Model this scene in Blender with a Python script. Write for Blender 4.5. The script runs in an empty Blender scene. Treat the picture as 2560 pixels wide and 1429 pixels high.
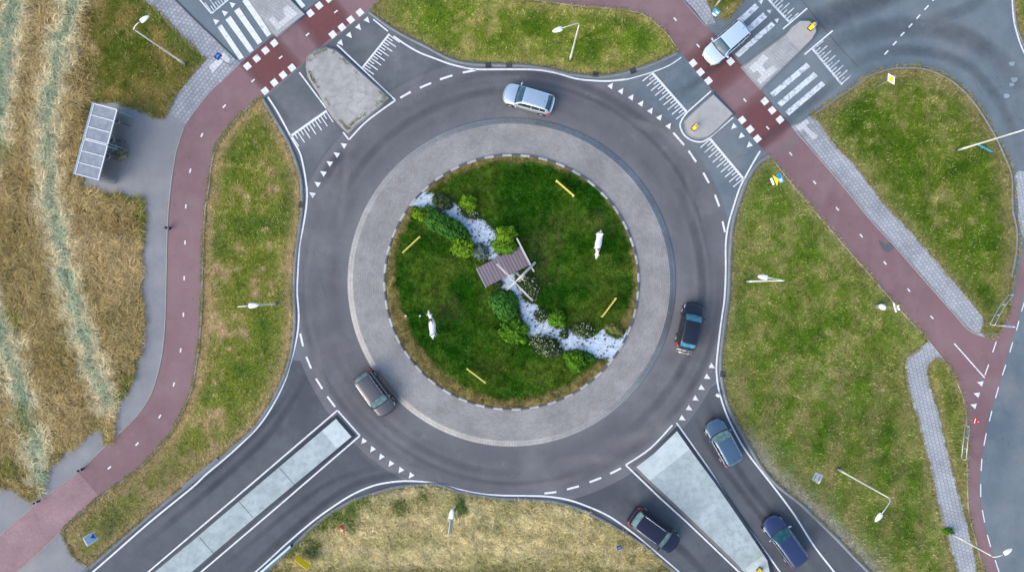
import bpy, bmesh, math, random
import numpy as np
from mathutils import Vector, Matrix
from mathutils.geometry import tessellate_polygon
random.seed(7); RS = np.random.RandomState(11)
SC = bpy.context.scene
COL = SC.collection
HC = 57.0                      # camera height in metres
S = 1/30.0                     # metres per unit of the survey grid used below
CXP, CYP = 1280.0, 714.5       # the grid's origin
def P(x, y, z=0.0): return Vector(((x-CXP)*S, (CYP-y)*S, z))
def PH(x, y, h):               # survey reading taken of something h metres above the ground
    k = (HC-h)/HC
    return Vector(((x-CXP)*S*k, (CYP-y)*S*k, 0.0))
R = math.radians
# ------------------------------------------------------------------ materials
def rgb(c): return (c[0], c[1], c[2], 1.0)
class NT:
    def __init__(s, name):
        s.m = bpy.data.materials.new(name); s.m.use_nodes = True
        s.t = s.m.node_tree; s.b = s.t.nodes['Principled BSDF']; s.pos = None
    def n(s, kind, **kw):
        nd = s.t.nodes.new(kind)
        for k, v in kw.items(): setattr(nd, k, v)
        return nd
    def l(s, a, b): s.t.links.new(a, b)
    def P(s):
        if s.pos is None: s.pos = s.n('ShaderNodeNewGeometry').outputs['Position']
        return s.pos
    def O(s): return s.n('ShaderNodeTexCoord').outputs['Object']
    def noise(s, scale, detail=4, rough=.55, vec=None, stretch=None):
        nd = s.n('ShaderNodeTexNoise'); nd.inputs['Scale'].default_value = scale
        nd.inputs['Detail'].default_value = detail; nd.inputs['Roughness'].default_value = rough
        v = vec if vec is not None else s.P()
        if stretch:
            mp = s.n('ShaderNodeMapping'); mp.inputs['Scale'].default_value = stretch; s.l(v, mp.inputs['Vector']); v = mp.outputs['Vector']
        s.l(v, nd.inputs['Vector']); return nd.outputs['Fac']
    def ramp(s, f, stops):
        r = s.n('ShaderNodeValToRGB'); e = r.color_ramp.elements
        while len(e) < len(stops): e.new(.5)
        for i, (p, c) in enumerate(stops):
            e[i].position = p; e[i].color = rgb(c) if hasattr(c, '__len__') else (c, c, c, 1)
        s.l(f, r.inputs['Fac']); return r.outputs['Color']
    def mix(s, f, a, b, mode='MIX'):
        m = s.n('ShaderNodeMix', data_type='RGBA', blend_type=mode)
        for sock, v in ((m.inputs['Factor'], f), (m.inputs['A'], a), (m.inputs['B'], b)):
            pass
        fa = [i for i in m.inputs if i.name == 'Factor' and i.type == 'VALUE'][0]
        ca = [i for i in m.inputs if i.name == 'A' and i.type == 'RGBA'][0]
        cb = [i for i in m.inputs if i.name == 'B' and i.type == 'RGBA'][0]
        for sock, v in ((fa, f), (ca, a), (cb, b)):
            if isinstance(v, bpy.types.NodeSocket): s.l(v, sock)
            elif hasattr(v, '__len__'): sock.default_value = rgb(v)
            else: sock.default_value = v
        return [o for o in m.outputs if o.type == 'RGBA'][0]
    def math(s, op, a, b=None):
        m = s.n('ShaderNodeMath', operation=op)
        for i, v in enumerate((a, b)):
            if v is None: continue
            if isinstance(v, bpy.types.NodeSocket): s.l(v, m.inputs[i])
            else: m.inputs[i].default_value = v
        return m.outputs[0]
    def bump(s, h, strength=.3, dist=.02):
        b = s.n('ShaderNodeBump'); b.inputs['Strength'].default_value = strength; b.inputs['Distance'].default_value = dist
        s.l(h, b.inputs['Height']); s.l(b.outputs['Normal'], s.b.inputs['Normal'])
    def done(s, color=None, rough=.8, metal=0.0, spec=.5, coat=0.0):
        if color is not None:
            if isinstance(color, bpy.types.NodeSocket): s.l(color, s.b.inputs['Base Color'])
            else: s.b.inputs['Base Color'].default_value = rgb(color)
        s.b.inputs['Roughness'].default_value = rough; s.b.inputs['Metallic'].default_value = metal
        s.b.inputs['Specular IOR Level'].default_value = spec; s.b.inputs['Coat Weight'].default_value = coat
        s.b.inputs['Coat Roughness'].default_value = .06
        return s.m
def simple(name, c, rough=.6, metal=0., var=.12, scale=6., spec=.5, coat=0., obj=True):
    t = NT(name)
    f = t.noise(scale, 3, .6, t.O() if obj else None)
    lo = tuple(max(0, x*(1-var)) for x in c); hi = tuple(min(1, x*(1+var)) for x in c)
    return t.done(t.ramp(f, [(.3, lo), (.7, hi)]), rough, metal, spec, coat)
def asphalt(name, a, b, c=None, fine=.18, rough=.85, big=.09, tracks=None, dust=.55, dustc=(.205, .203, .20)):
    t = NT(name)
    n1 = t.noise(big, 3, .5); col = t.ramp(n1, [(.35, a), (.65, b)])
    n2 = t.noise(.55, 4, .6); col = t.mix(t.ramp(n2, [(.45, 0.), (.75, .45)]), col, c or tuple(x*1.22 for x in b))
    n5 = t.noise(.9, 5, .7, stretch=(1, .25, 1)); col = t.mix(t.ramp(n5, [(.52, 0.), (.8, .35)]), col, tuple(x*.72 for x in a))
    if tracks:
        col = tracks(t, col)
    if dust:
        n6 = t.noise(.13, 4, .62, stretch=(1, 1, 1)); col = t.mix(t.ramp(n6, [(.50, 0.), (.68, dust)]), col, dustc)
        n7 = t.noise(.45, 6, .7); col = t.mix(t.ramp(n7, [(.60, 0.), (.70, dust*.6)]), col, dustc)
        v = t.n('ShaderNodeTexVoronoi'); v.inputs['Scale'].default_value = .9; t.l(t.P(), v.inputs['Vector'])
        col = t.mix(t.ramp(v.outputs['Distance'], [(.035, .6), (.075, 0.)]), col, tuple(x*.45 for x in a))
    n3 = t.noise(16, 2, .7); f = t.ramp(n3, [(.2, 1-fine), (.8, 1+fine)])
    col = t.mix(1., col, f, 'MULTIPLY')
    t.bump(n3, .25, .01)
    return t.done(col, rough, 0, .3)
def polar(t, cx, cy):
    sub = t.n('ShaderNodeVectorMath', operation='SUBTRACT'); t.l(t.P(), sub.inputs[0]); sub.inputs[1].default_value = (cx, cy, 0)
    sp = t.n('ShaderNodeSeparateXYZ'); t.l(sub.outputs[0], sp.inputs[0])
    r = t.math('SQRT', t.math('ADD', t.math('MULTIPLY', sp.outputs[0], sp.outputs[0]), t.math('MULTIPLY', sp.outputs[1], sp.outputs[1])))
    th = t.math('ARCTAN2', sp.outputs[1], sp.outputs[0]); return r, th
RC = P(1279, 705)
def ring_tracks(t, col):
    r, th = polar(t, RC.x, RC.y)
    w = t.noise(.25, 3, .5); rr = t.math('ADD', r, t.math('MULTIPLY', t.math('SUBTRACT', w, .5), 1.0))
    k = t.ramp(t.math('MULTIPLY', rr, 1/24.), [(.565, 0.), (.62, .55), (.66, .25), (.70, .6), (.745, .1), (.79, 0.)])
    k = t.math('MULTIPLY', k, t.ramp(t.noise(.16, 3, .6), [(.35, .35), (.65, 1.25)]))
    return t.mix(k, col, (.080, .076, .082))
M = {}
M['asphalt'] = asphalt('asphalt_blue_grey', (.098, .130, .152), (.142, .178, .196), (.21, .24, .255))
M['asphalt_ring'] = asphalt('asphalt_ring', (.116, .114, .124), (.142, .142, .150), (.185, .186, .190), tracks=ring_tracks)
M['asphalt_dark'] = asphalt('asphalt_dark', (.058, .063, .073), (.090, .098, .110), (.125, .137, .148), dust=.35, dustc=(.155, .165, .172))
M['asphalt_mid'] = asphalt('asphalt_mid', (.080, .088, .098), (.108, .118, .130), (.150, .162, .172))
M['path_grey'] = asphalt('path_asphalt', (.185, .187, .196), (.245, .245, .25), (.29, .285, .275), big=.2, dust=.5, dustc=(.31, .295, .265))
M['red'] = asphalt('red_asphalt', (.178, .104, .108), (.222, .130, .134), (.26, .18, .18), fine=.1, dust=.35, dustc=(.27, .205, .20))
M['red_deep'] = asphalt('red_crossing', (.165, .058, .060), (.195, .085, .086), (.235, .125, .125), fine=.1, big=.22, dust=.55, dustc=(.245, .165, .16))
def brickmat(name, c1, c2, mortar, w, h, rot=0., off=.5, ms=.02, rough=.85, pol=False, var=.25):
    t = NT(name)
    br = t.n('ShaderNodeTexBrick'); br.offset = off; br.inputs['Scale'].default_value = 1.
    br.inputs['Brick Width'].default_value = w; br.inputs['Row Height'].default_value = h
    br.inputs['Mortar Size'].default_value = ms; br.inputs['Mortar Smooth'].default_value = .3
    br.inputs['Color1'].default_value = rgb(c1); br.inputs['Color2'].default_value = rgb(c2); br.inputs['Mortar'].default_value = rgb(mortar)
    if pol:
        r, th = polar(t, RC.x, RC.y); cb = t.n('ShaderNodeCombineXYZ')
        t.l(t.math('MULTIPLY', th, 12.), cb.inputs[0]); t.l(r, cb.inputs[1]); t.l(cb.outputs[0], br.inputs['Vector'])
    else:
        mp = t.n('ShaderNodeMapping'); mp.inputs['Rotation'].default_value = (0, 0, rot); t.l(t.P(), mp.inputs['Vector']); t.l(mp.outputs[0], br.inputs['Vector'])
    col = br.outputs['Color']
    n = t.noise(.35, 4, .6); col = t.mix(1., col, t.ramp(n, [(.3, 1-var), (.7, 1+var*.5)]), 'MULTIPLY')
    n4 = t.noise(1.1, 6, .72); col = t.mix(t.ramp(n4, [(.52, 0.), (.72, .5)]), col, tuple(x*.62 for x in c1))
    n2 = t.noise(9, 3, .7); col = t.mix(1., col, t.ramp(n2, [(.2, .85), (.8, 1.12)]), 'MULTIPLY')
    t.bump(br.outputs['Fac'], -.4, .01)
    return t.done(col, rough, 0, .3), t
M['apron'], _t = brickmat('apron_setts', (.275, .262, .250), (.325, .308, .293), (.215, .206, .20), .30, .15, pol=True, ms=.018)
M['apron_edge'], _t = brickmat('apron_edge_setts', (.30, .298, .296), (.345, .34, .335), (.235, .235, .235), .2, .22, pol=True, ms=.02, off=0)
M['pavers_e'], _t = brickmat('pavers_east', (.33, .345, .36), (.41, .42, .43), (.19, .20, .215), .30, .30, R(51.5), ms=.022)
M['pavers_w'], _t = brickmat('pavers_west', (.29, .305, .325), (.37, .38, .395), (.16, .168, .18), .32, .32, R(-50), ms=.026)
M['pavers_se'], _t = brickmat('pavers_southeast', (.36, .375, .39), (.42, .43, .44), (.20, .21, .22), .30, .30, R(78), ms=.022)
M['pavers_refuge'], _t = brickmat('pavers_refuge', (.36, .36, .35), (.41, .41, .40), (.28, .28, .275), .25, .25, R(40), ms=.02)
M['brick_red'], _t = brickmat('brick_red_path', (.30, .185, .19), (.36, .215, .225), (.22, .15, .155), .20, .10, R(38), ms=.012)
M['tactile'], _t = brickmat('tactile_tiles', (.54, .54, .53), (.60, .60, .59), (.40, .40, .40), .3, .3, R(40), ms=.02, var=.15)
def slab(name, c, dirt=.35):
    t = NT(name)
    n = t.noise(.5, 5, .65); col = t.ramp(n, [(.3, tuple(x*(1-dirt*.4) for x in c)), (.7, c)])
    n2 = t.noise(2.2, 5, .7); col = t.mix(t.ramp(n2, [(.46, 0.), (.66, dirt)]), col, tuple(x*.62 for x in c))
    n3 = t.noise(20, 2, .6); col = t.mix(1., col, t.ramp(n3, [(.2, .92), (.8, 1.07)]), 'MULTIPLY')
    t.bump(n3, .2, .01)
    return t.done(col, .85, 0, .3)
M['slab_blue'] = slab('pale_concrete', (.43, .495, .485), .8)
M['slab_white'] = slab('fresh_concrete', (.53, .60, .58), .45)
M['slab_old'] = slab('weathered_concrete', (.44, .425, .40), .95)
M['slab_tan'] = slab('refuge_concrete', (.40, .385, .37), .3)
M['kerb'] = slab('kerb_concrete', (.20, .22, .235), .5)
M['kerb_dark'] = slab('kerb_dark', (.115, .12, .13), .4)
M['kerb_old'] = slab('kerb_old', (.25, .25, .245), .6)
M['edging'] = slab('edging_concrete', (.34, .315, .28), .5)
M['kerb_white'] = slab('kerb_white_paint', (.47, .47, .46), .7)
M['kerb_black'] = slab('kerb_black_paint', (.115, .12, .13), .5)
def paintmat(name, c, wear):
    t = NT(name)
    n = t.noise(3.0, 5, .75); n2 = t.noise(26, 2, .6)
    f = t.math('ADD', t.math('MULTIPLY', n, .75), t.math('MULTIPLY', n2, .25))
    col = t.ramp(f, [(max(.05, wear-.08), (.22, .24, .27)), (wear+.02, tuple(x*.82 for x in c)), (min(.95, wear+.25), c)])
    return t.done(col, .7, 0, .3)
M['paint'] = paintmat('road_paint', (.77, .78, .78), .41)
M['paint_worn'] = paintmat('road_paint_worn', (.70, .74, .77), .48)
def attrmat(name, rough=.85, trans=0.):
    t = NT(name); a = t.n('ShaderNodeVertexColor'); a.layer_name = 'Col'
    n = t.noise(7, 4, .7); col = t.mix(1., a.outputs['Color'], t.ramp(n, [(.25, .72), (.75, 1.28)]), 'MULTIPLY')
    m = t.done(col, rough, 0, .0)
    if trans: t.b.inputs['Subsurface Weight'].default_value = 0
    return m
M['grass_ground'] = attrmat('grass_soil'); M['blade'] = attrmat('grass_blade', .8); M['leaf'] = attrmat('leaf', .65)
def gravelmat():
    t = NT('white_gravel'); v = t.n('ShaderNodeTexVoronoi'); v.inputs['Scale'].default_value = 9.; t.l(t.P(), v.inputs['Vector'])
    bw = t.n('ShaderNodeSeparateColor'); t.l(v.outputs['Color'], bw.inputs[0])
    col = t.ramp(bw.outputs[0], [(.0, (.34, .42, .505)), (.5, (.48, .56, .64)), (1., (.61, .675, .73))])
    n = t.noise(.8, 4, .6); col = t.mix(1., col, t.ramp(n, [(.3, .82), (.7, 1.08)]), 'MULTIPLY')
    t.bump(v.outputs['Distance'], -.7, .04); return t.done(col, .9, 0, .2)
M['gravel'] = gravelmat()
M['steel'] = simple('galvanised_steel', (.48, .53, .55), .4, .75)
M['steel_blue'] = simple('steel_blue_grey', (.36, .50, .60), .4, .55)
M['lamp_white'] = simple('lamp_white', (.78, .79, .80), .4, 0, .05)
M['pole'] = simple('pole_paint', (.60, .60, .54), .5, .2)
M['glass_lamp'] = simple('lamp_glass', (.70, .74, .76), .15, 0, .05)
M['yellow'] = simple('yellow_enamel', (.92, .60, .012), .45, 0, .06)
M['yellow_pale'] = simple('yellow_wood_paint', (.58, .42, .05), .6, 0, .15)
M['yellow_top'] = simple('yellow_pale_cap', (.72, .60, .16), .6, 0, .1)
M['sign_blue'] = simple('sign_blue', (.01, .10, .48), .4, 0, .1)
M['sign_cyan'] = simple('sign_cyan', (.03, .28, .52), .4, 0, .15)
M['sign_white'] = simple('sign_white', (.80, .81, .82), .45, 0, .06)
M['sign_pale'] = simple('sign_pale_blue', (.42, .56, .78), .4, 0, .1)
M['sign_yellow'] = simple('sign_yellow', (.80, .60, .02), .45, 0, .06)
M['red_paint'] = simple('red_paint', (.50, .02, .025), .45, 0, .1)
M['orange'] = simple('orange_plastic', (.72, .13, .03), .5, 0, .12)
M['sign_faded'] = simple('sign_faded_grey', (.40,.45,.50), .6, 0, .12); M['sign_faded_blue'] = simple('sign_faded_blue', (.16,.18,.40), .6, 0, .15)
M['black'] = simple('black_rubber', (.018, .018, .02), .7, 0, .2)
M['dark_metal'] = simple('dark_metal', (.05, .055, .06), .5, .5)
M['grate'] = simple('cast_iron', (.055, .058, .062), .6, .4)
def woodmat(name, a, b, rot):
    t = NT(name); mp = t.n('ShaderNodeMapping'); mp.inputs['Rotation'].default_value = (0, 0, rot); mp.inputs['Scale'].default_value = (14, 1.2, 1); t.l(t.O(), mp.inputs['Vector'])
    n = t.noise(1., 5, .7, mp.outputs[0]); return t.done(t.ramp(n, [(.3, a), (.7, b)]), .8, 0, .2)
M['plank'] = woodmat('weathered_plank', (.115, .085, .105), (.20, .160, .185), 0)
M['plank_edge'] = woodmat('pale_batten', (.30, .28, .29), (.42, .39, .40), 0)
M['beam'] = woodmat('grey_beam', (.40, .39, .37), (.60, .59, .56), 0)
M['sail'] = woodmat('white_spar', (.46, .435, .41), (.62, .59, .56), 0)
def roofglass():
    t = NT('polycarbonate'); n = t.noise(3, 4, .6, t.O()); col = t.ramp(n, [(.3, (.22, .24, .27)), (.7, (.34, .36, .385))])
    m = t.done(col, .3, 0, .5); t.b.inputs['Alpha'].default_value = .86; return m
M['roofglass'] = roofglass()
# ------------------------------------------------------------------ mesh helpers
def link(name, me, parent=None, mats=()):
    o = bpy.data.objects.new(name, me); COL.objects.link(o)
    if parent is not None: o.parent = parent
    for m in mats: me.materials.append(m)
    return o
def np_mesh(name, v, faces, mats, parent=None, col=None, smooth=False, mi=None):
    """faces: (M,k) array or list of arrays with the same mesh verts"""
    me = bpy.data.meshes.new(name); v = np.asarray(v, dtype=np.float32)
    fl = [np.asarray(f, dtype=np.int32) for f in (faces if isinstance(faces, list) else [faces])]
    fl = [f for f in fl if len(f)]
    me.vertices.add(len(v)); me.vertices.foreach_set('co', v.ravel())
    idx = np.concatenate([f.ravel() for f in fl]); cnt = np.concatenate([np.full(len(f), f.shape[1], np.int32) for f in fl])
    me.loops.add(len(idx)); me.loops.foreach_set('vertex_index', idx)
    st = np.concatenate([[0], np.cumsum(cnt)[:-1]]).astype(np.int32)
    me.polygons.add(len(cnt)); me.polygons.foreach_set('loop_start', st)
    if mi is not None: me.polygons.foreach_set('material_index', np.asarray(mi, dtype=np.int32))
    if smooth: me.polygons.foreach_set('use_smooth', np.ones(len(cnt), dtype=bool))
    me.update(calc_edges=True)
    if col is not None:
        a = me.color_attributes.new('Col', 'FLOAT_COLOR', 'POINT')
        c = np.ones((len(v), 4), np.float32); c[:, :3] = col; a.data.foreach_set('color', c.ravel())
    return link(name, me, parent, mats if isinstance(mats, (list, tuple)) else [mats])
def tag(o, label=None, cat=None, group=None, kind=None):
    if label: o['label'] = label
    if cat: o['category'] = cat
    if group: o['group'] = group
    if kind: o['kind'] = kind
    return o
def struct(o, label=None, cat=None): return tag(o, label, cat, kind='structure')
def empty(name, loc, rz=0., label=None, cat=None, group=None):
    o = bpy.data.objects.new(name, None); COL.objects.link(o); o.location = loc; o.rotation_euler = (0, 0, rz)
    o.empty_display_size = .3
    return tag(o, label, cat, group)
def copy_tree(o, parent=None):
    c = o.copy(); COL.objects.link(c)
    if parent is not None: c.parent = parent
    for ch in [x for x in bpy.data.objects if x.parent == o]: copy_tree(ch, c)
    return c
class MB:
    """collects boxes, tubes, lathes and prisms; build() links them as one mesh object"""
    def __init__(s): s.bm = bmesh.new()
    def box(s, c, size, rot=None, bevel=0.):
        r = bmesh.ops.create_cube(s.bm, size=1.)['verts']
        mt = Matrix.Translation(c) @ (rot.to_4x4() if rot is not None else Matrix()) @ Matrix.Diagonal((*size, 1))
        bmesh.ops.transform(s.bm, matrix=mt, verts=r)
        if bevel:
            es = list({e for v in r for e in v.link_edges}); bmesh.ops.bevel(s.bm, geom=es, offset=bevel, segments=2, affect='EDGES', profile=.6)
        return s
    def tube(s, pts, rad, n=10, cap=True):
        pts = [Vector(p) for p in pts]; rad = rad if hasattr(rad, '__len__') else [rad]*len(pts)
        rings = []; prev = None
        for i, p in enumerate(pts):
            d = (pts[min(i+1, len(pts)-1)]-pts[max(i-1, 0)]).normalized()
            if prev is None:
                a = d.cross(Vector((0, 0, 1)));
                if a.length < .05: a = d.cross(Vector((0, 1, 0)))
            else: a = prev - d*prev.dot(d)
            a.normalize(); prev = a; b = d.cross(a)
            rings.append([s.bm.verts.new(p + (a*math.cos(2*math.pi*k/n)+b*math.sin(2*math.pi*k/n))*rad[i]) for k in range(n)])
        for r0, r1 in zip(rings, rings[1:]):
            for k in range(n): s.bm.faces.new((r0[k], r0[(k+1) % n], r1[(k+1) % n], r1[k])).smooth = True
        if cap: s.bm.faces.new(rings[0][::-1]); s.bm.faces.new(rings[-1])
        return s
    def lathe(s, prof, n=20, mt=None):
        rings = [[s.bm.verts.new((r*math.cos(2*math.pi*k/n), r*math.sin(2*math.pi*k/n), z)) for k in range(n)] for r, z in prof]
        for r0, r1 in zip(rings, rings[1:]):
            for k in range(n): s.bm.faces.new((r0[k], r0[(k+1) % n], r1[(k+1) % n], r1[k])).smooth = True
        s.bm.faces.new(rings[0][::-1]); s.bm.faces.new(rings[-1])
        if mt is not None: bmesh.ops.transform(s.bm, matrix=mt, verts=[v for r in rings for v in r])
        return s
    def prism(s, pts, z0, z1, mt=None):
        a = [s.bm.verts.new((p[0], p[1], z0)) for p in pts]; b = [s.bm.verts.new((p[0], p[1], z1)) for p in pts]; n = len(pts)
        for k in range(n): s.bm.faces.new((a[k], a[(k+1) % n], b[(k+1) % n], b[k]))
        s.bm.faces.new(b); s.bm.faces.new(a[::-1])
        if mt is not None: bmesh.ops.transform(s.bm, matrix=mt, verts=a+b)
        return s
    def grid(s, f, us, vs, smooth=True):
        g = [[s.bm.verts.new(f(u, v)) for v in vs] for u in us]
        for i in range(len(us)-1):
            for j in range(len(vs)-1):
                s.bm.faces.new((g[i][j], g[i+1][j], g[i+1][j+1], g[i][j+1])).smooth = smooth
        return g
    def build(s, name, mat, parent=None):
        bmesh.ops.recalc_face_normals(s.bm, faces=s.bm.faces)
        me = bpy.data.meshes.new(name); s.bm.to_mesh(me); s.bm.free()
        return link(name, me, parent, mat if isinstance(mat, (list, tuple)) else [mat])
def cr(pts, n=5, closed=False):
    p = [np.array(q, float) for q in pts]; out = []; m = len(p)
    rng = range(m) if closed else range(m-1)
    for i in rng:
        if closed: a, b, c, d = p[i-1], p[i], p[(i+1) % m], p[(i+2) % m]
        else: a, b, c, d = p[max(i-1, 0)], p[i], p[i+1], p[min(i+2, m-1)]
        for k in range(n):
            t = k/n; out.append(tuple(.5*((2*b)+(c-a)*t+(2*a-5*b+4*c-d)*t*t+(3*b-a-3*c+d)*t**3)))
    if not closed: out.append(tuple(p[-1]))
    return out
def joinpts(*segs):
    out = []
    for sg in segs:
        for q in sg:
            if not out or abs(q[0]-out[-1][0])+abs(q[1]-out[-1][1]) > .8: out.append(tuple(q))
    if abs(out[0][0]-out[-1][0])+abs(out[0][1]-out[-1][1]) < .8: out.pop()
    return out
def sheet(name, pts, z, mat, holes=(), parent=None):
    loops = [[P(*q, z) for q in pts]] + [[P(*q, z) for q in h] for h in holes]
    tri = tessellate_polygon(loops); v = [q for lp in loops for q in lp]
    f = []
    for a, b, c in tri:
        nz = (v[b]-v[a]).cross(v[c]-v[a]).z
        if abs(nz) < 1e-9: continue
        f.append((a, b, c) if nz > 0 else (a, c, b))
    return np_mesh(name, [tuple(q) for q in v], np.array(f), mat, parent)
def offset(pts, d):
    """shift an open polyline sideways by d (grid units)"""
    p = np.array(pts, float); t = np.gradient(p, axis=0); t /= np.linalg.norm(t, axis=1)[:, None]+1e-9
    return np.stack([p[:, 0]-t[:, 1]*d, p[:, 1]+t[:, 0]*d], 1)
def ribbon_arrays(pts, w, z, off=0.):
    a = offset(pts, off-w/2); b = offset(pts, off+w/2); n = len(a)
    v = [tuple(P(*q, z)) for q in a]+[tuple(P(*q, z)) for q in b]
    f = [(i, i+1, n+i+1, n+i) for i in range(n-1)]
    f2 = []
    for q in f:
        A, B, C = (Vector(v[k]) for k in q[:3])
        f2.append(q if (B-A).cross(C-A).z > 0 else q[::-1])
    return v, f2
class Marks:
    def __init__(s): s.v = []; s.f4 = []; s.f3 = []
    def add(s, v, f):
        o = len(s.v); s.v += v
        for q in f: (s.f4 if len(q) == 4 else s.f3).append(tuple(k+o for k in q))
    def line(s, pts, w, z): s.add(*ribbon_arrays(pts, w, z))
    def poly(s, pts, z):
        lp = [P(*q, z) for q in pts]; fs = []
        for i, j, k in tessellate_polygon([lp]): fs.append((i, j, k) if (lp[j]-lp[i]).cross(lp[k]-lp[i]).z > 0 else (i, k, j))
        s.add([tuple(q) for q in lp], fs)
    def build(s, name, mat): return np_mesh(name, s.v, [np.array(s.f4).reshape(-1, 4), np.array(s.f3).reshape(-1, 3)], mat)
def kerb_strip(name, pts, w, z, mat, off=0., z0=-.05, closed=False):
    a = offset(pts, off-w/2); b = offset(pts, off+w/2); n = len(a); v = []
    for q in a: v += [tuple(P(*q, z0)), tuple(P(*q, z))]
    for q in b: v += [tuple(P(*q, z)), tuple(P(*q, z0))]
    f = []
    for i in range(n-1):
        A, B, C, D = 2*i, 2*i+1, 2*i+2, 2*i+3; E, F_, G, H = 2*n+2*i, 2*n+2*i+1, 2*n+2*i+2, 2*n+2*i+3
        f += [(A, C, D, B), (B, D, G, E), (E, G, H, F_)]
    o = np_mesh(name, v, np.array(f), mat)
    bm = bmesh.new(); bm.from_mesh(o.data); bmesh.ops.recalc_face_normals(bm, faces=bm.faces)
    if sum(fc.normal.z for fc in bm.faces) < 0: bmesh.ops.reverse_faces(bm, faces=bm.faces)
    bm.to_mesh(o.data); bm.free(); return struct(o)
def block(name, pts, z0, z1, mat, parent=None):
    """raised flat block with vertical sides"""
    n = len(pts); top = [P(*q, z1) for q in pts]; tri = tessellate_polygon([top]); f = []
    for a, b, c in tri:
        nz = (top[b]-top[a]).cross(top[c]-top[a]).z
        if abs(nz) > 1e-9: f.append((a, b, c) if nz > 0 else (a, c, b))
    area = sum(top[i].x*top[(i+1) % n].y-top[(i+1) % n].x*top[i].y for i in range(n))
    v = [tuple(q) for q in top]+[tuple(P(*q, z0)) for q in pts]
    s4 = [((i+1) % n, i, n+i, n+(i+1) % n) if area > 0 else (i, (i+1) % n, n+(i+1) % n, n+i) for i in range(n)]
    return np_mesh(name, v, [np.array(f), np.array(s4)], mat, parent)
# ------------------------------------------------------------------ survey of edges (grid units)
EW = cr([(653,249),(671,279),(695,319),(715,353),(735,403),(748,450),(751,500),(750,530),(744,576),(736,636),(732,690),(731,744),(733,787),(731,831),(722,888),(704,945),(672,1008),(628,1070),(581,1112),(547,1144),(480,1198),(403,1258),(285,1359),(222,1414)])
EN = cr([(927,27),(977,64),(1031,94),(1071,114),(1120,140),(1170,154),(1254,158),(1308,159),(1372,168),(1422,180),(1490,187),(1540,182),(1590,169),(1641,151),(1691,128)])
EE = cr([(1927,393),(1900,413),(1876,447),(1858,490),(1838,560),(1831,627),(1829,694),(1826,745),(1817,808),(1811,862),(1807,903),(1810,950),(1824,1010),(1853,1073),(1880,1117),(1913,1171),(1953,1214),(1997,1248),(2037,1285),(2071,1318),(2105,1352),(2140,1389),(2190,1440),(2500,1760)])
ES = cr([(280,1760),(600,1485),(682,1419),(749,1355),(792,1315),(836,1282),(883,1255),(933,1238),(984,1223),(1031,1217),(1094,1215),(1151,1234),(1235,1248),(1319,1253),(1386,1258),(1453,1278),(1504,1303),(1554,1332),(1605,1364),(1651,1405),(1720,1465),(2050,1770)])
CWL = cr([(603,156),(564,195),(527,228),(497,265),(465,312),(447,363),(437,406),(427,480),(420,576),(417,710),(414,811),(406,888),(390,955),(373,996),(343,1040),(302,1080),(252,1127),(195,1181),(101,1251),(0,1339),(-300,1590)])
CWR = cr([(663,240),(624,265),(581,309),(547,356),(530,403),(520,478),(511,542),(506,677),(504,760),(499,844),(490,912),(484,950),(470,996),(440,1060),(400,1114),(353,1164),(302,1204),(249,1241),(161,1318),(107,1372),(37,1432),(-200,1640)])
G3TOP = cr([(1691,120),(1671,91),(1644,64),(1617,42),(1580,29),(1523,22),(1456,17),(1375,7),(1322,0),(1200,-20),(1060,-28),(985,-20),(942,8)])
CEL = cr([(1692,128),(1712,141),(1782,222),(1833,282),(1907,376),(1927,391),(1997,480),(2071,566),(2155,663),(2222,740),(2273,797),(2320,848),(2360,898),(2383,932),(2407,989),(2415,1033),(2420,1083),(2419,1150),(2420,1218),(2424,1285),(2441,1352),(2461,1429),(2510,1600),(2560,1760)])
CER = cr([(1709,0),(1735,24),(1766,66),(1833,142),(1900,223),(1977,316),(2048,397),(2115,475),(2172,546),(2239,619),(2316,707),(2390,791),(2417,821),(2441,836),(2471,843),(2498,832)])
G5R = cr([(2498,830),(2521,777),(2525,737),(2535,683),(2545,626),(2546,576),(2536,525),(2535,475),(2533,440),(2521,403),(2498,353),(2474,309),(2441,259),(2404,218),(2367,191),(2323,172),(2276,166),(2222,170),(2172,188),(2135,213),(2088,245),(2024,289)])
G5L = cr([(2024,289),(2048,302),(2081,353),(2135,410),(2187,476),(2222,520),(2276,576),(2357,670),(2434,760),(2461,801),(2452,826),(2471,841),(2498,830)])
P2L = cr([(2320,852),(2296,871),(2269,892),(2263,910),(2265,950),(2283,1016),(2303,1083),(2323,1167),(2340,1251),(2360,1325),(2373,1369),(2390,1429),(2420,1600),(2450,1760)])
P2R = cr([(2340,896),(2322,912),(2322,950),(2343,1016),(2363,1100),(2380,1167),(2400,1241),(2417,1302),(2434,1369),(2444,1429),(2480,1600)])
FWO = cr([(-450,-650),(-100,-380),(200,-130),(300,-45),(356,0),(400,34),(437,77),(477,114),(514,148)])   # footpath west, field side
FWC = cr([(514,148),(487,178),(460,215),(437,245),(424,268)])
WP = cr([(208,472),(269,485),(329,495),(357,508),(358,559),(353,643),(351,744),(357,794),(349,878),(328,955),(318,980),(292,1003),(284,1045),(280,1092),(266,1104),(254,1072),(240,1066),(202,1097),(141,1147),(116,1181),(104,1222),(84,1246),(58,1240),(0,1214),(-400,1150),(-850,1090)])
G = {}
G['field'] = joinpts([(-850,-650)], FWO, FWC, [(424,268),(410,296),(396,296),(356,279),(289,256),(240,255),(215,370),(205,465)], WP)
G['west'] = joinpts(EW, [(218,1414),(185,1392),(155,1335)], [q for q in CWR[::-1] if 240 < q[1] < 1325])
G['north'] = joinpts(EN, G3TOP)
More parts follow.
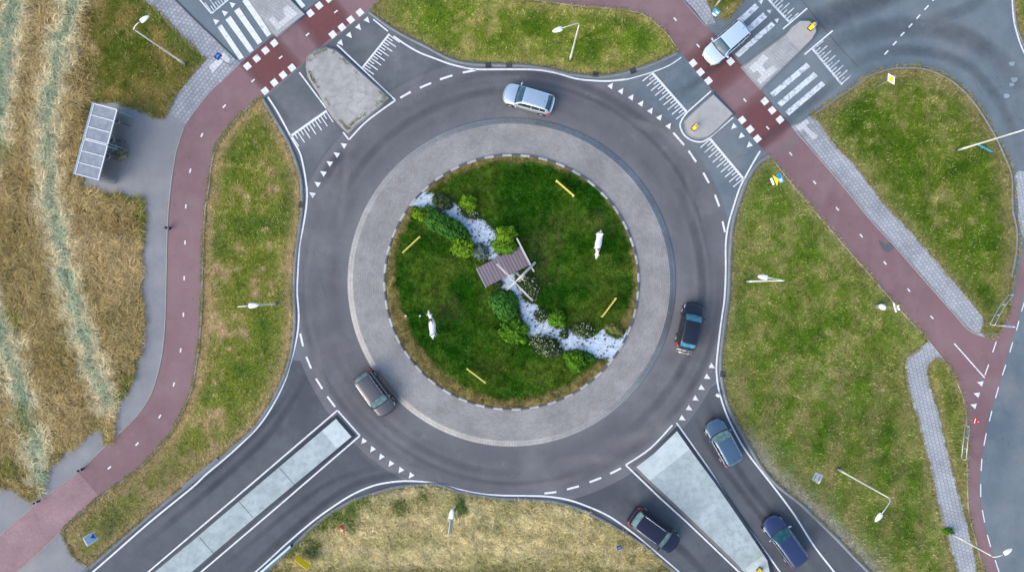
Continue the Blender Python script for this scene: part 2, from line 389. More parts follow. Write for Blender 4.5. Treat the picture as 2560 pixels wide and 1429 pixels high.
G['top'] = [(880,-105),(960,-135),(1100,-160),(1300,-150),(1500,-128),(1640,-100),(1600,-640),(270,-640),(500,-430),(700,-255)]
G['topeast'] = joinpts(cr([(1700,-90),(1769,0),(1782,34),(1809,47),(1829,37),(1856,0),(2050,-230)]), [(2350,-640),(1650,-640)])
G['east'] = joinpts(G5R, G5L)
G['southeast'] = joinpts(EE, [(2450,1760)], P2L[::-1], [q for q in CEL[::-1] if 391 < q[1] < 848])
G['strip'] = joinpts(P2R, [(2488,1600)], [(q[0]-1.5, q[1]) for q in CEL[::-1] if 900 < q[1] < 1530])
G['south'] = joinpts(ES)
G['corner'] = joinpts([(2538,-640)], cr([(2538,0),(2541,50),(2551,87),(2575,140),(2650,300),(2720,600),(2740,1000),(2760,1500)]), [(2800,1760),(3400,1760),(3400,-640)])
def inside(poly, x, y):
    c = np.zeros(x.shape, bool); n = len(poly)
    for i in range(n):
        x0, y0 = poly[i-1]; x1, y1 = poly[i]
        if y0 == y1: continue
        k = ((y0 > y) != (y1 > y)) & (x < (x1-x0)*(y-y0)/(y1-y0)+x0); c ^= k
    return c
def dist(poly, x, y, closed=True):
    d = np.full(x.shape, 1e9); n = len(poly)
    for i in range(0 if closed else 1, n):
        x0, y0 = poly[i-1]; x1, y1 = poly[i]; dx, dy = x1-x0, y1-y0; L2 = dx*dx+dy*dy+1e-9
        t = np.clip(((x-x0)*dx+(y-y0)*dy)/L2, 0, 1); d = np.minimum(d, (x-x0-t*dx)**2+(y-y0-t*dy)**2)
    return np.sqrt(d)
TAB = np.random.RandomState(5).rand(256, 256)
def vn(x, y, s, seed=0):
    x = x/s+seed*17.3; y = y/s+seed*9.1; xi = np.floor(x).astype(int); yi = np.floor(y).astype(int); fx = x-xi; fy = y-yi
    fx = fx*fx*(3-2*fx); fy = fy*fy*(3-2*fy); g = lambda a, b: TAB[a % 256, b % 256]
    return (g(xi, yi)*(1-fx)+g(xi+1, yi)*fx)*(1-fy)+(g(xi, yi+1)*(1-fx)+g(xi+1, yi+1)*fx)*fy
def fb(x, y, s, seed=0): return .55*vn(x, y, s, seed)+.3*vn(x, y, s/2.1, seed+1)+.15*vn(x, y, s/4.3, seed+2)
def lerp(a, b, t): return np.asarray(a)*(1-t)[:, None]+np.asarray(b)*t[:, None]
BANDS = [cr([(190,-60),(182,0),(165,60),(150,150),(130,250),(120,350),(125,450),(140,560),(160,640),(180,720),(200,800),(225,880),(250,950),(268,1000)]),
         cr([(40,-60),(32,20),(15,120),(2,250),(-20,400)]), cr([(-40,700),(-8,790),(25,880),(55,980),(75,1060),(95,1140),(104,1200)])]
GREEN = (.098,.150,.014); DGREEN = (.050,.102,.010); OLIVE = (.190,.195,.038); TAN = (.340,.270,.110); STRAW = (.50,.42,.20)
HAY = (.475,.345,.155); HAY2 = (.305,.215,.080); PALE = (.72,.62,.37); BLUEG = (.36,.425,.275); BLUEG2 = (.235,.31,.195); LIME = (.17,.20,.022); BARE = (.345,.315,.255)
CT = (1279., 705.)
def ground_colour(x, y, zone, jitter=None):
    """zone: index into list of G keys, or -1 outside, 100 = central lawn. Returns (N,3) albedo"""
    n = len(x); keys = list(G)
    a = fb(x, y, 62, 1); b = fb(x, y, 20, 4); c = fb(x, y, 190, 7); e = fb(x, y, 9, 12)
    d = np.full(n, 60.)
    for k, key in enumerate(keys):
        m = zone == k
        if m.any(): d[m] = dist(G[key], x[m], y[m])
    jd = d*(.55+.9*b)
    dry = np.clip(.30+1.3*(a-.5)+.9*(b-.5)+.5*(c-.5)+.5*(e-.5), 0, 1)
    col = lerp(GREEN, OLIVE, dry); col = lerp(np.ones(3), (1, 1, 1), dry)*0+col
    pz = fb(x, y, 105, 55); col = col*(1-np.clip((pz-.5)*2.2, 0, .55))[:, None]+np.array((.115,.185,.016))*np.clip((pz-.5)*2.2, 0, .55)[:, None]
    dk = np.clip((.44-a)*3.2+(.5-e)*.8, 0, 1); col = col*(1-dk)[:, None]+np.array(DGREEN)*dk[:, None]
    tn = np.clip((b-.55)*2.6+(a-.52)*2, 0, .75); col = col*(1-tn)[:, None]+np.array(TAN)*tn[:, None]
    edge = np.clip(np.exp(-jd/13.)*1.15, 0, 1); col = col*(1-edge)[:, None]+np.array(TAN)*edge[:, None]
    K = {k: i for i, k in enumerate(keys)}
    for kk, mul in (('west', (1.5, 1.24, 1.7)), ('north', (1.16, 1.22, 1.0)), ('southeast', (.92, 1.08, .98)), ('strip', (1., 1.05, 1.))):
        m = zone == K[kk]; col[m] = col[m]*np.array(mul)
    m = zone == K['west']
    if m.any():   # wide dry band beside the cycle path
        dc = dist(CWR, x[m], y[m], False); w = np.clip(1.25-dc/24.-(b[m]-.5)*1.2, 0, 1)*np.where(y[m] < 1150, 1, .75)
        col[m] = col[m]*(1-w)[:, None]+np.array((.38,.27,.12))*w[:, None]
        w = np.clip((y[m]-1080)/120., 0, .55)*np.clip(.3+b[m], 0, 1); col[m] = col[m]*(1-w)[:, None]+np.array((.24,.19,.085))*w[:, None]
    m = zone == K['north']
    if m.any():
        w = np.clip((1040-x[m])/130., 0, .7)*np.clip(a[m]*1.6, 0, 1); col[m] = col[m]*(1-w)[:, None]+np.array((.27,.21,.09))*w[:, None]
    m = zone == K['east']
    if m.any():
        dr = dist(G5R, x[m], y[m], False); w = np.clip(1.15-dr/42.-(b[m]-.5)*1.3, 0, .9)*np.where(y[m] < 700, 1, .5)
        col[m] = col[m]*(1-w)[:, None]+np.array((.285,.215,.10))*w[:, None]
        col[m] *= np.array((.82, .93, .8))
    m = zone == K['southeast']
    if m.any():
        w = np.clip(.10+(c[m]-.4)*.8+(b[m]-.5)*1.0, 0, .55); col[m] = col[m]*(1-w)[:, None]+np.array((.20,.19,.05))*w[:, None]
        st = np.sin(x[m]*.075+y[m]*.012+a[m]*3)*.5+.5; w = st*np.clip((y[m]-880)/120., 0, .45)*(.4+b[m]); w = np.clip(w, 0, .6)
        col[m] = col[m]*(1-w)[:, None]+np.array((.25,.20,.085))*w[:, None]
        w = np.exp(-jd[m]/16.)*np.clip((y[m]-1060)/60., 0, 1)*np.where(x[m] < 2230, 1, .0); w = np.clip(w*1.5, 0, 1)
        col[m] = col[m]*(1-w)[:, None]+np.array(BARE)*w[:, None]
    m = zone == K['south']
    if m.any():
        xx, yy, bb = x[m], y[m], b[m]
        q = fb(xx, yy*7, 130, 20); t = np.clip(.5+(q-.5)*2.2+(e[m]-.5)*1.2, 0, 1)
        cc = lerp((.45,.36,.155), (.66,.545,.27), t)
        w = np.clip((fb(xx, yy*1.6, 70, 30)-.56)*3.0, 0, .5); cc = cc*(1-w)[:, None]+np.array((.30,.29,.09))*w[:, None]
        dn = dist(ES, xx, yy, False); w = np.clip(1.1-dn/34.-(bb-.42)*3.2, 0, .9)*np.where(xx < 960, 1, .15); cc = cc*(1-w)[:, None]+np.array(GREEN)*w[:, None]
        for gx, gy, r in ((1152,1252,16),(1158,1282,16),(1060,1240,18),(1000,1268,24),(775,1375,28),(880,1292,32),(1575,1392,12)):
            w = np.clip(1.25-np.hypot(xx-gx, yy-gy)/r-(bb-.5)*1.3, 0, .85); cc = cc*(1-w)[:, None]+np.array((.075,.120,.022))*w[:, None]
        w = np.clip((yy-1412)/12., 0, .6); cc = cc*(1-w)[:, None]+np.array((.16,.165,.05))*w[:, None]
        col[m] = cc
    m = zone == K['field']
    if m.any():
        xx, yy = x[m], y[m]; t = np.clip(.5+(a[m]-.5)*2.6+(c[m]-.5)*1.2+(e[m]-.5)*1.6, 0, 1); cc = lerp(HAY2, HAY, t)
        w = np.clip((c[m]-.5)*3, 0, .5); cc = cc*(1-w)[:, None]+np.array((.20,.155,.042))*w[:, None]
        lx = np.clip((xx-205+(b[m]-.5)*90)/40., 0, 1)*np.clip((315-yy+(b[m]-.5)*50)/30., 0, 1)       # mown corner
        t2 = np.clip(.5+(a[m]-.5)*2.6+(b[m]-.5), 0, 1); lc = lerp((.085,.110,.014), (.25,.185,.055), t2)
        ln = dist(FWO, xx, yy, False); w = np.clip(1.1-ln/45.-(b[m]-.5)*1.5, 0, .85); lc = lc*(1-w)[:, None]+np.array((.085,.130,.022))*w[:, None]
        cc = cc*(1-lx)[:, None]+lc*lx[:, None]
        for k, bd in enumerate(BANDS):
            db = dist(bd, xx, yy, False); hw = np.array([16, 23, 17])[k]+(b[m]-.5)*14+(e[m]-.5)*10
            w = np.clip((hw+26+(b[m]-.5)*22-db)/18., 0, .9)*(1-lx*.8); cc = cc*(1-w)[:, None]+np.array(PALE)*w[:, None]
            w = np.clip((hw-db)/9., 0, 1); g2 = lerp(BLUEG2, BLUEG, np.clip(b[m]*1.5-.2, 0, 1)); cc = cc*(1-w)[:, None]+g2*w[:, None]
        for gx, gy, r in ((35,805,26),(5,380,30),(60,1040,40),(20,1160,40)):
            w = np.clip(1.2-np.hypot(xx-gx, yy-gy)/r-(b[m]-.5)*1.3, 0, .8); cc = cc*(1-w)[:, None]+np.array((.16,.17,.03))*w[:, None]
        dw = dist(WP, xx, yy, False); w = np.clip(1.1-dw/15.-(a[m]-.42)*3.0, 0, .9)*np.where(yy < 990, 1, .3); cc = cc*(1-w)[:, None]+np.array((.145,.175,.03))*w[:, None]
        col[m] = cc
    m = zone == 100
    if m.any():
        xx, yy = x[m], y[m]; r = np.hypot(xx-CT[0], yy-CT[1]); ang = np.arctan2(yy-CT[1], xx-CT[0])
        t = np.clip(.42+(a[m]-.5)*2.4+(c[m]-.5)*1.0+(e[m]-.5)*.8, 0, 1); cc = lerp((.020,.084,.005), (.066,.140,.012), t)
        w = np.clip((a[m]*.5+c[m]*.6-.58)*5, 0, .7); cc = cc*(1-w*.6)[:, None]+np.array((.10,.125,.020))*(w*.6)[:, None]
        wd = 24+12*np.cos(ang-2.2)+6*np.sin(ang*3); w = np.clip((r-(314-wd))/13.+(b[m]-.5)*1.5, 0, .9); cc = cc*(1-w)[:, None]+np.array((.27,.205,.075))*w[:, None]
        for gx, gy, rr in ((1250,745,40),(1345,610,44),(1390,560,24),(1350,690,34),(1120,775,34),(1500,560,30)):
            w = np.clip(1.1-np.hypot(xx-gx, yy-gy)/rr-(b[m]-.5)*2-(e[m]-.5), 0, .3); cc = cc*(1-w)[:, None]+np.array((.13,.105,.045))*w[:, None]
        col[m] = cc
    return np.clip(col, .004, .8)
keys = list(G)
def zones(x, y):
    z = np.full(len(x), -1)
    for k, key in enumerate(keys): z[inside(G[key], x, y)] = k
    return z
# ------------------------------------------------------------------ ground
def build_ground():
    gx = np.concatenate([[-44000, -9000, -2500], np.arange(-930, 3490, 9.), [5200, 12000, 46000]])
    gy = np.concatenate([[-44000, -9000, -2500], np.arange(-730, 1830, 9.), [4000, 11000, 46000]])
    X, Y = np.meshgrid(gx, gy); x, y = X.ravel(), Y.ravel(); zn = zones(x, y)
    col = ground_colour(x, y, zn)*.86
    z = -.035+.03*fb(x, y, 40, 40); z[zn < 0] = -.06
    v = np.stack([(x-CXP)*S, (CYP-y)*S, z], 1); nx, ny = len(gx), len(gy)
    i = np.arange(nx*ny).reshape(ny, nx); f = np.stack([i[1:, :-1], i[1:, 1:], i[:-1, 1:], i[:-1, :-1]], -1).reshape(-1, 4)
    o = np_mesh('ground', v, f, M['grass_ground'], col=col, smooth=True)
    struct(o, 'grass verges and mown field floor around the roundabout', 'ground')
build_ground()
rect = [(-900,-700),(3450,-700),(3450,1800),(-900,1800)]
struct(sheet('road', rect, .012, M['asphalt'], holes=list(G.values())), 'blue grey asphalt of the approach roads', 'road')
# ring road, radius limited by the verges
ang = np.linspace(0, 2*math.pi, 240, endpoint=False); ringpts = []
for t in ang:
    rr = np.arange(430, 566, 2.); xs = CT[0]+rr*np.cos(t); ys = CT[1]+rr*np.sin(t); bad = np.zeros(len(rr), bool)
    for key in ('west', 'north', 'southeast', 'south'): bad |= inside(G[key], xs, ys)
    r = rr[np.argmax(bad)]-3 if bad.any() else 563.; ringpts.append((CT[0]+r*math.cos(t), CT[1]+r*math.sin(t)))
struct(sheet('roundabout_road', ringpts, .020, M['asphalt_ring']), 'dark grey asphalt circle of the roundabout', 'road')
def sub(curve, lo, hi, ax=1): return [q for q in curve if lo <= q[ax] <= hi]
ins = lambda c, d: [tuple(q) for q in offset(c, d)]
# approach arms with their own asphalt
EEi = ins(EE, 5); ESi = ins(ES, -5); EWi = ins(EW, -5); ENi = ins(EN, 5)
struct(sheet('road', joinpts(sub(EEi, 950, 1600), [(2050,1600),(1880,1600)], sub(sub(ESi, 1255, 1600)[::-1], 1330, 3000, 0), [(1400,1230),(1560,1130),(1690,1020)]), .016, M['asphalt_dark']), 'dark asphalt of the southeast approach', 'road')
struct(sheet('road', joinpts(sub(EWi, 900, 1404), [(20,1600),(400,1600)], sub(sub(ESi, 1210, 1500), 400, 1120, 0), [(1080,1150),(900,1040),(770,900)]), .016, M['asphalt_dark']), 'dark asphalt of the southwest approach', 'road')
struct(sheet('road', joinpts(sub(EWi, 256, 480), [(800,470),(900,330),(1010,240),(1120,170)], sub(ENi, 900, 1110, 0)[::-1], [(905,42),(802,125),(664,243)]), .016, M['asphalt_mid']), 'grey asphalt of the northwest approach', 'road')
# paths
struct(sheet('footpath', joinpts([(424,268),(410,296),(396,296),(356,279),(289,258),(243,258),(218,370),(208,463)], [q for q in WP if q[0] > 1], [(0,1214),(-400,1150),(-850,1090),(-850,1800),(-560,1800)], sub(CWL, 300, 1600)[::-1]), .016, M['path_grey']), 'grey asphalt footpath west of the red cycle path', 'footpath')
struct(sheet('footpath', joinpts([(161,1320),(155,1335),(185,1392),(218,1414),(180,1450),(40,1590),(-150,1650)], [(-200,1640)], [q for q in CWR[::-1] if q[1] > 1320]), .016, M['path_grey']), 'grey asphalt beside the lower left end of the cycle path', 'footpath')
struct(sheet('footpath', joinpts(FWO, [(514,148),(591,168),(600,158),(554,114),(537,97),(487,50),(437,0),(380,-50),(100,-290),(-380,-690)]), .018, M['pavers_w']), 'grey tiled footpath leading northwest beside the road', 'footpath')
struct(sheet('footpath', joinpts(FWC, [(424,268),(425,283),(465,310)], [q for q in CWL[::-1] if q[1] < 310], [(600,160)]), .022, M['pavers_w']), 'grey tiled footpath curving round to the northwest zebra', 'footpath')
struct(sheet('footpath', joinpts([(1977,316)], G5L, [(2471,842)], [q for q in CER[::-1] if q[1] > 320]), .018, M['pavers_e']), 'long grey tiled footpath beside the straight cycle path', 'footpath')
struct(sheet('footpath', joinpts(P2L, [(2480,1760)], P2R[::-1], [(2358,897),(2320,850)]), .018, M['pavers_se']), 'pale tiled footpath running south beside the grass strip', 'footpath')
struct(sheet('footpath', [(1709,0),(1764,66),(1790,60),(1778,34),(1769,0),(1700,-90),(1640,-100)], .018, M['pavers_e']), 'short grey footpath at the top beside the cycle path', 'footpath')
struct(sheet('footpath', cr([(2536,440),(2545,500),(2547,560),(2566,600),(2600,560),(2590,480),(2560,430)], closed=True), .018, M['pavers_se']), 'pale paving at the right edge behind the grass', 'footpath')
cw = joinpts(CWL, CWR[::-1])
struct(sheet('cycle_path', joinpts([q for q in CWL if q[1] < 1180], [(196,1180),(249,1241)], [q for q in CWR[::-1] if q[1] < 1241]), .026, M['red']), 'red asphalt cycle path curving down the left side', 'cycle path')
struct(sheet('cycle_path', joinpts([(196,1180),(249,1241)], [q for q in CWR if q[1] > 1241], [q for q in CWL[::-1] if q[1] > 1180]), .024, M['brick_red']), 'pink brick end of the cycle path at lower left', 'cycle path')
struct(sheet('cycle_path', joinpts([(603,156),(695,91),(766,37),(816,0),(870,-50),(960,-102),(1100,-125),(1300,-110),(1500,-92),(1640,-58),(1709,0)], [q for q in CER if q[1] > 0], [(2504,828),(2535,737),(2547,677),(2562,593),(2572,540),(2590,560),(2575,640),(2560,717),(2545,797),(2521,878),(2504,938)], cr([(2501,949),(2488,989),(2471,1040),(2461,1100),(2451,1157),(2449,1218),(2454,1278),(2466,1335),(2488,1402),(2496,1429),(2550,1600),(2600,1760)]), CEL[::-1], G3TOP, [(944,7),(910,37),(802,123),(663,240)]), .024, M['red']), 'red asphalt cycle path on the right with two branches', 'cycle path')
# truck apron + island
def disc(r, n=180): return [(CT[0]+r*math.cos(t), CT[1]+r*math.sin(t)) for t in np.linspace(0, 2*math.pi, n, endpoint=False)]
struct(block('truck_apron', disc(410), -.02, .060, M['apron_edge']), 'pale paved rim of the roundabout apron', 'apron')
struct(sheet('truck_apron', disc(396), .066, M['apron']), 'grey sett paved apron ring round the green island', 'apron')
def ring_kerb():
    n = 88; v = []; f = []; mi = []; sub_ = 3
    for k in range(n):
        for s_ in range(sub_):
            t0 = 2*math.pi*(k+s_/sub_)/n; t1 = 2*math.pi*(k+(s_+1)/sub_)/n; o = len(v)
            for t in (t0, t1):
                for r, z in ((319.5, .03), (319.5, .15), (318.6, .17), (313.5, .17), (313, .05)):
                    q = P(CT[0]+r*math.cos(t), CT[1]-r*math.sin(t), z); v.append(tuple(q))
            for j in range(4): f.append((o+j, o+5+j, o+6+j, o+j+1)); mi.append(k % 2)
    o = np_mesh('kerb', v, np.array(f), [M['kerb_white'], M['kerb_black']], mi=mi); struct(o, 'black and white block kerb round the green island', 'kerb')
ring_kerb()
def central_lawn():
    rs = np.concatenate([np.linspace(0, 300, 46), np.linspace(304, 314, 4)]); ts = np.linspace(0, 2*math.pi, 220, endpoint=False)
    Rr, T = np.meshgrid(rs, ts, indexing='ij'); x = CT[0]+Rr.ravel()*np.cos(T.ravel()); y = CT[1]+Rr.ravel()*np.sin(T.ravel())
    col = ground_colour(x, y, np.full(len(x), 100))*.9; z = .125+.03*fb(x, y, 30, 44)*(Rr.ravel() < 305)
    v = np.stack([(x-CXP)*S, (CYP-y)*S, z], 1); nr, nt = Rr.shape; i = np.arange(nr*nt).reshape(nr, nt); j = np.roll(i, -1, 1)
    f = np.stack([i[:-1], j[:-1], j[1:], i[1:]], -1).reshape(-1, 4)
    struct(np_mesh('lawn', v, f, M['grass_ground'], col=col, smooth=True), 'round dark green lawn in the middle of the roundabout', 'lawn')
central_lawn()
GRAV = joinpts(cr([(1029,514),(1040,501),(1051,490),(1064,480),(1084,484),(1108,487),(1128,501),(1148,518),(1158,535),(1175,545),(1195,546),(1215,553),(1229,568),(1242,582),(1240,598),(1236,612),(1246,629),(1262,645),(1296,679),(1290,694),(1299,719),(1313,746),(1340,760),(1356,773),(1373,790),(1380,811),(1410,817),(1437,825),(1448,835),(1482,839),(1508,822),(1529,838),(1549,842),(1559,826),(1567,822)]),
    cr([(1567,822),(1564,846),(1545,880),(1523,902)]), cr([(1523,902),(1508,899),(1482,896),(1468,882),(1450,880),(1428,884),(1408,882),(1404,869),(1394,856),(1374,846),(1347,839),(1324,846),(1316,825),(1300,795),(1293,762),(1283,735),(1258,727),(1247,716),(1252,699),(1240,672),(1220,649),(1205,640),(1190,622),(1175,600),(1162,580),(1148,561),(1121,545),(1094,531),(1071,528),(1041,520),(1029,514)]))
struct(sheet('gravel_bed', GRAV, .168, M['gravel']), 'winding white gravel stream bed across the green island', 'gravel')
# kerbs along the road edges
for c, off_, w in ((EW, -5, 8), (EN, 5, 8), (EE[:], 5, 9), (ES, -5, 8)):
    kerb_strip('kerb', c, w, .085, M['kerb'], off=off_)
for c, off_, lo, hi in ((CWR, -1, 255, 1700), (CWL, 1, 312, 1400), (CEL, 1, 395, 1700), (G3TOP, 1.2, -50, 200), (CER, -1, 318, 836)):
    kerb_strip('path_edging', [q for q in c if lo < q[1] < hi], 2.6, .05, M['edging'], off=off_)
kerb_strip('kerb', [q for q in G5R if q[1] < 700], 5, .07, M['kerb'], off=-3)
kerb_strip('kerb', [(2024,289),(2000,305),(1977,316)], 4, .06, M['kerb'])
kerb_strip('kerb', cr([(2538,-200),(2538,0),(2541,50),(2551,87),(2575,140)]), 5, .07, M['kerb'], off=2)
kerb_strip('kerb', cr([(380,-50),(437,0),(487,50),(537,97),(554,114),(592,150)]), 3.5, .06, M['kerb_dark'])
kerb_strip('kerb', [(1709,2),(1764,66),(1790,60)], 3, .06, M['kerb'])
# ------------------------------------------------------------------ traffic islands
def island(name, pts, mat, label, kmat='kerb', inset=5, h=.13, smooth=False):
    pts = cr(pts, closed=True) if smooth else pts
    a = np.array(pts, float); nx = np.roll(a, -1, 0)-np.roll(a, 1, 0); ar = np.sum(a[:, 0]*np.roll(a[:, 1], -1)-np.roll(a[:, 0], -1)*a[:, 1])
    sg = 1 if ar > 0 else -1
    pr = a-np.roll(a, 1, 0); nxt = np.roll(a, -1, 0)-a
    n1 = np.stack([pr[:, 1], -pr[:, 0]], 1); n1 /= np.linalg.norm(n1, axis=1)[:, None]; n2 = np.stack([nxt[:, 1], -nxt[:, 0]], 1); n2 /= np.linalg.norm(n2, axis=1)[:, None]
    b = n1+n2; b /= np.linalg.norm(b, axis=1)[:, None]; k = np.clip(np.sum(b*n1, 1), .4, 1)
    outer = a+b*(sg*inset/k)[:, None]
    struct(block('kerb', [tuple(q) for q in outer], -.02, h, M[kmat]))
    return struct(sheet(name, [tuple(q) for q in a], h+.005, mat), label, 'traffic island')
Z2 = lambda ox, oy, pts: [(ox+q[0]/2.977, oy+q[1]/2.977) for q in pts]
island('traffic_island', Z2(480,0,[(870,430),(930,380),(1000,360),(1070,380),(1130,430),(1250,540),(1400,670),(1465,735),(1400,790),(1300,870),(1215,930),(1165,980),(1120,940),(1050,860),(1000,780),(960,700),(905,620),(875,570),(862,500)]), M['slab_old'], 'large weathered concrete splitter island with weeds on the northwest approach', inset=4.5, kmat='kerb_old')
isw = Z2(480,949,[(1075,288),(1190,420),(1080,503),(970,375)])
island('traffic_island', [(840,1046),(880,1090),(634,1295),(440,1462),(280,1595),(215,1595),(355,1455),(480,1352)], M['slab_blue'], 'long pale concrete median strip on the southwest approach', kmat='kerb_dark', inset=6)
struct(sheet('paving_slab', isw, .139, M['slab_white']), 'bright concrete end slab of the southwest median', 'paving')
ise = Z2(1500,949,[(570,378),(665,512),(850,762),(1050,1052),(1240,1335),(1262,1440),(1290,1700),(1230,1700),(1085,1440),(1010,1355),(830,1180),(600,960),(370,745),(268,645),(400,545)])
island('traffic_island', ise, M['slab_blue'], 'wedge shaped pale concrete island on the southeast approach', kmat='kerb_dark', inset=7)
struct(sheet('paving_slab', Z2(1500,949,[(570,378),(665,512),(520,625),(370,745),(268,645),(400,545)]), .139, M['slab_white']), 'bright concrete nose of the southeast island', 'paving')
struct(sheet('paving_slab', Z2(1500,949,[(1210,1300),(1240,1335),(1262,1440),(1270,1560),(1170,1560),(1075,1395)]), .139, M['slab_white']), 'bright concrete tail of the southeast island', 'paving')
jm = Marks()
for a, b in (((655,650),(765,775)), ((350,895),(460,1020)), ((60,1165),(170,1290))): jm.line(Z2(480,949,[a, b]), 1.4, .1405)
struct(jm.build('paving_joint', M['kerb_dark']), 'dark joints across the southwest median', 'joint')
island('traffic_island', Z2(1480,0,cr([(1043,850),(890,995),(830,1022),(765,1020),(712,985),(700,930),(712,880),(900,708)])+[]), M['slab_tan'], 'small round nosed refuge island nearest the ring on the northeast approach', inset=4)
n_isl = Z2(1480,0,[(1120,505),(1252,655),(1540,385),(1435,268)]); n_tip = Z2(1480,0,[(1435,268),(1540,385),(1630,295),(1660,240),(1655,195),(1610,165),(1545,165),(1490,205)])
island('traffic_island', Z2(1480,0,[(1120,505),(1252,655),(1540,385),(1630,295),(1662,240),(1655,195),(1610,163),(1545,163),(1490,205),(1435,268)]), M['slab_tan'], 'long refuge island with round tip across the northeast zebra', inset=4)
struct(sheet('refuge_paving', n_isl, .139, M['pavers_refuge']), 'pale tiles of the northeast refuge island', 'paving')
island('traffic_island', Z2(480,0,[(400,-40),(600,242),(634,270),(840,112),(690,-40),(500,-220),(300,-220)]), M['pavers_refuge'], 'pale tiled refuge island at the top on the northwest approach', inset=3)
for pts, lb, z in ((Z2(480,0,[(575,152),(608,128),(650,172),(700,132),(680,68),(718,45),(790,110),(640,232)]), 'white tactile tiles on the northwest refuge', .142),
    (Z2(480,0,[(125,500),(240,385),(285,445),(270,470),(235,455),(155,540)]), 'white tactile tiles on the footpath by the northwest zebra', .026),
    (Z2(1480,0,[(1165,510),(1275,405),(1310,440),(1262,490),(1290,530),(1340,490),(1378,520),(1250,632),(1225,598),(1255,565),(1225,528),(1200,548)]), 'white tactile tiles on the northeast refuge', .146),
    (Z2(1920,0,[(205,945),(285,885),(310,912),(280,938),(372,1015),(335,1042),(265,962),(235,978)]), 'white tactile tiles on the footpath by the northeast zebra', .026)):
    struct(sheet('tactile_paving', pts, z, M['tactile']), lb, 'paving')
# ------------------------------------------------------------------ road markings
ZM = .036
el = Marks()
LW = cr([(670,243),(695,282),(727,341),(749,380),(758,413),(765,453),(768,485),(765,525),(757,572),(749,616),(745,677),(743,730),(747,784),(745,825),(737,868),(724,915),(711,955),(682,1013),(648,1063),(608,1104),(564,1144),(514,1186),(480,1218),(370,1308),(235,1426),(40,1590)])
LN = cr([(984,91),(1017,114),(1051,133),(1085,146),(1120,159),(1154,168),(1190,174),(1271,174),(1338,175),(1389,183),(1439,197),(1483,202),(1523,203),(1572,198)])
LE = cr([(1900,378),(1883,406),(1866,437),(1849,470),(1835,512),(1821,560),(1814,610),(1814,678),(1811,745),(1804,795),(1797,849),(1792,896),(1791,930),(1797,975),(1814,1030),(1836,1077),(1863,1124),(1903,1177),(1943,1228),(1987,1288),(2034,1362),(2088,1432),(2210,1590)])
LS = cr([(450,1590),(638,1429),(715,1359),(782,1302),(833,1265),(883,1234),(933,1213),(977,1204),(1017,1201),(1058,1203),(1101,1209),(1151,1223),(1202,1233),(1252,1237),(1319,1238),(1370,1240),(1420,1248),(1470,1265),(1524,1290),(1584,1332),(1634,1374),(1697,1428),(1880,1590)])
for c in (LW, LN, LE, LS): el.line(c, 4.2, ZM)
el.line(cr([(933,49),(970,79)]), 3.5, ZM); el.line(cr([(1572,198),(1624,183),(1671,165),(1703,144)]), 2.6, ZM)
el.line(cr([(2530,-100),(2530,0),(2535,57),(2548,104),(2562,137),(2590,190)]), 4, ZM)
z2 = lambda *p: Z2(480,0,p)
el.line(z2((1080,335),(1515,748)), 3.6, ZM); el.line(cr(z2((1515,748),(1400,828),(1280,922),(1170,1040))), 4, ZM); el.line(z2((1170,1042),(1125,985)), 3.6, ZM)
el.line(z2((800,540),(1000,808)), 3.6, ZM)
el.line([(250,1530),(370,1429),(591,1241),(844,1024.6)], 3.8, ZM); el.line([(844,1024.6),(900,1088)], 3.8, ZM); el.line([(900,1088),(683,1275),(502,1429),(340,1565)], 3.8, ZM)
el.line(cr([(1681,1061.5),(1625,1120),(1564,1161)]), 4, ZM); el.line([(1564,1161),(1651,1244.6),(1718,1305),(1785.5,1369),(1848,1429),(1990,1570)], 4, ZM)
el.line(cr([(1691,1056),(1735,1118),(1785.5,1191),(1836,1271.5),(1900,1359),(1950,1429),(2040,1560)]), 4, ZM)
z4 = lambda *p: Z2(1480,0,p)
el.line(z4((885,680),(710,835)), 3.6, ZM); el.line(cr(z4((710,835),(672,885),(655,940),(690,1010),(755,1050),(820,1055),(870,1030))), 4, ZM); el.line(z4((870,1030),(1050,875)), 3.6, ZM)
el.line(z4((1600,65),(1420,218)), 3.6, ZM); el.line(z4((1790,230),(1580,408)), 3.6, ZM)
el.line([(470,-35),(500,0),(529,35)], 3.4, ZM)
el.line([(2385,858),(2461,943.6)], 3.2, ZM)
struct(el.build('edge_line', M['paint']), 'white edge lines round the roundabout and its islands', 'road marking')
da = Marks()
for a, b in (((1001,245),(1027,230)),((1050,220),(1078,208)),((1100,199),(1131,189)),((1157,182),(1189,176)),((1683,332),(1710,363)),((1721,377),(1740,405)),((1758,432),(1772,457.5)),((1787,487),(1798,516)),((1806,553),(1812,580)),
    ((751,833),(758,865)),((766,891),(778,920)),((790,945),(806,971)),((818.6,990),(838,1016)),((1361,1232),(1391,1228.5)),((1417.5,1222),(1447,1214)),((1473.6,1204),(1503,1193)),((1525,1183),(1552.6,1169))): da.line([a, b], 5, ZM)
for a, b in (((2490,853),(2481,880)),((2471,910),(2461.5,937)),((2560,755),(2553,778)),((2546.5,801),(2540.4,825)),((2531,854.6),(2523.6,880)),((2514,910.7),(2505,937.5)),((2496,966),(2488,994)),((2479,1025.6),(2472.6,1052)),((2465,1082),(2459,1112.6)),((2454,1145.5),(2452,1176)),((2451,1208),(2451,1241)),((2455,1273),(2461,1304)),((2467.5,1335),(2476,1365.5)),((2487,1398),(2497,1427.7)),((2508,1460),(2520,1490))): da.line([a, b], 2.8, ZM)
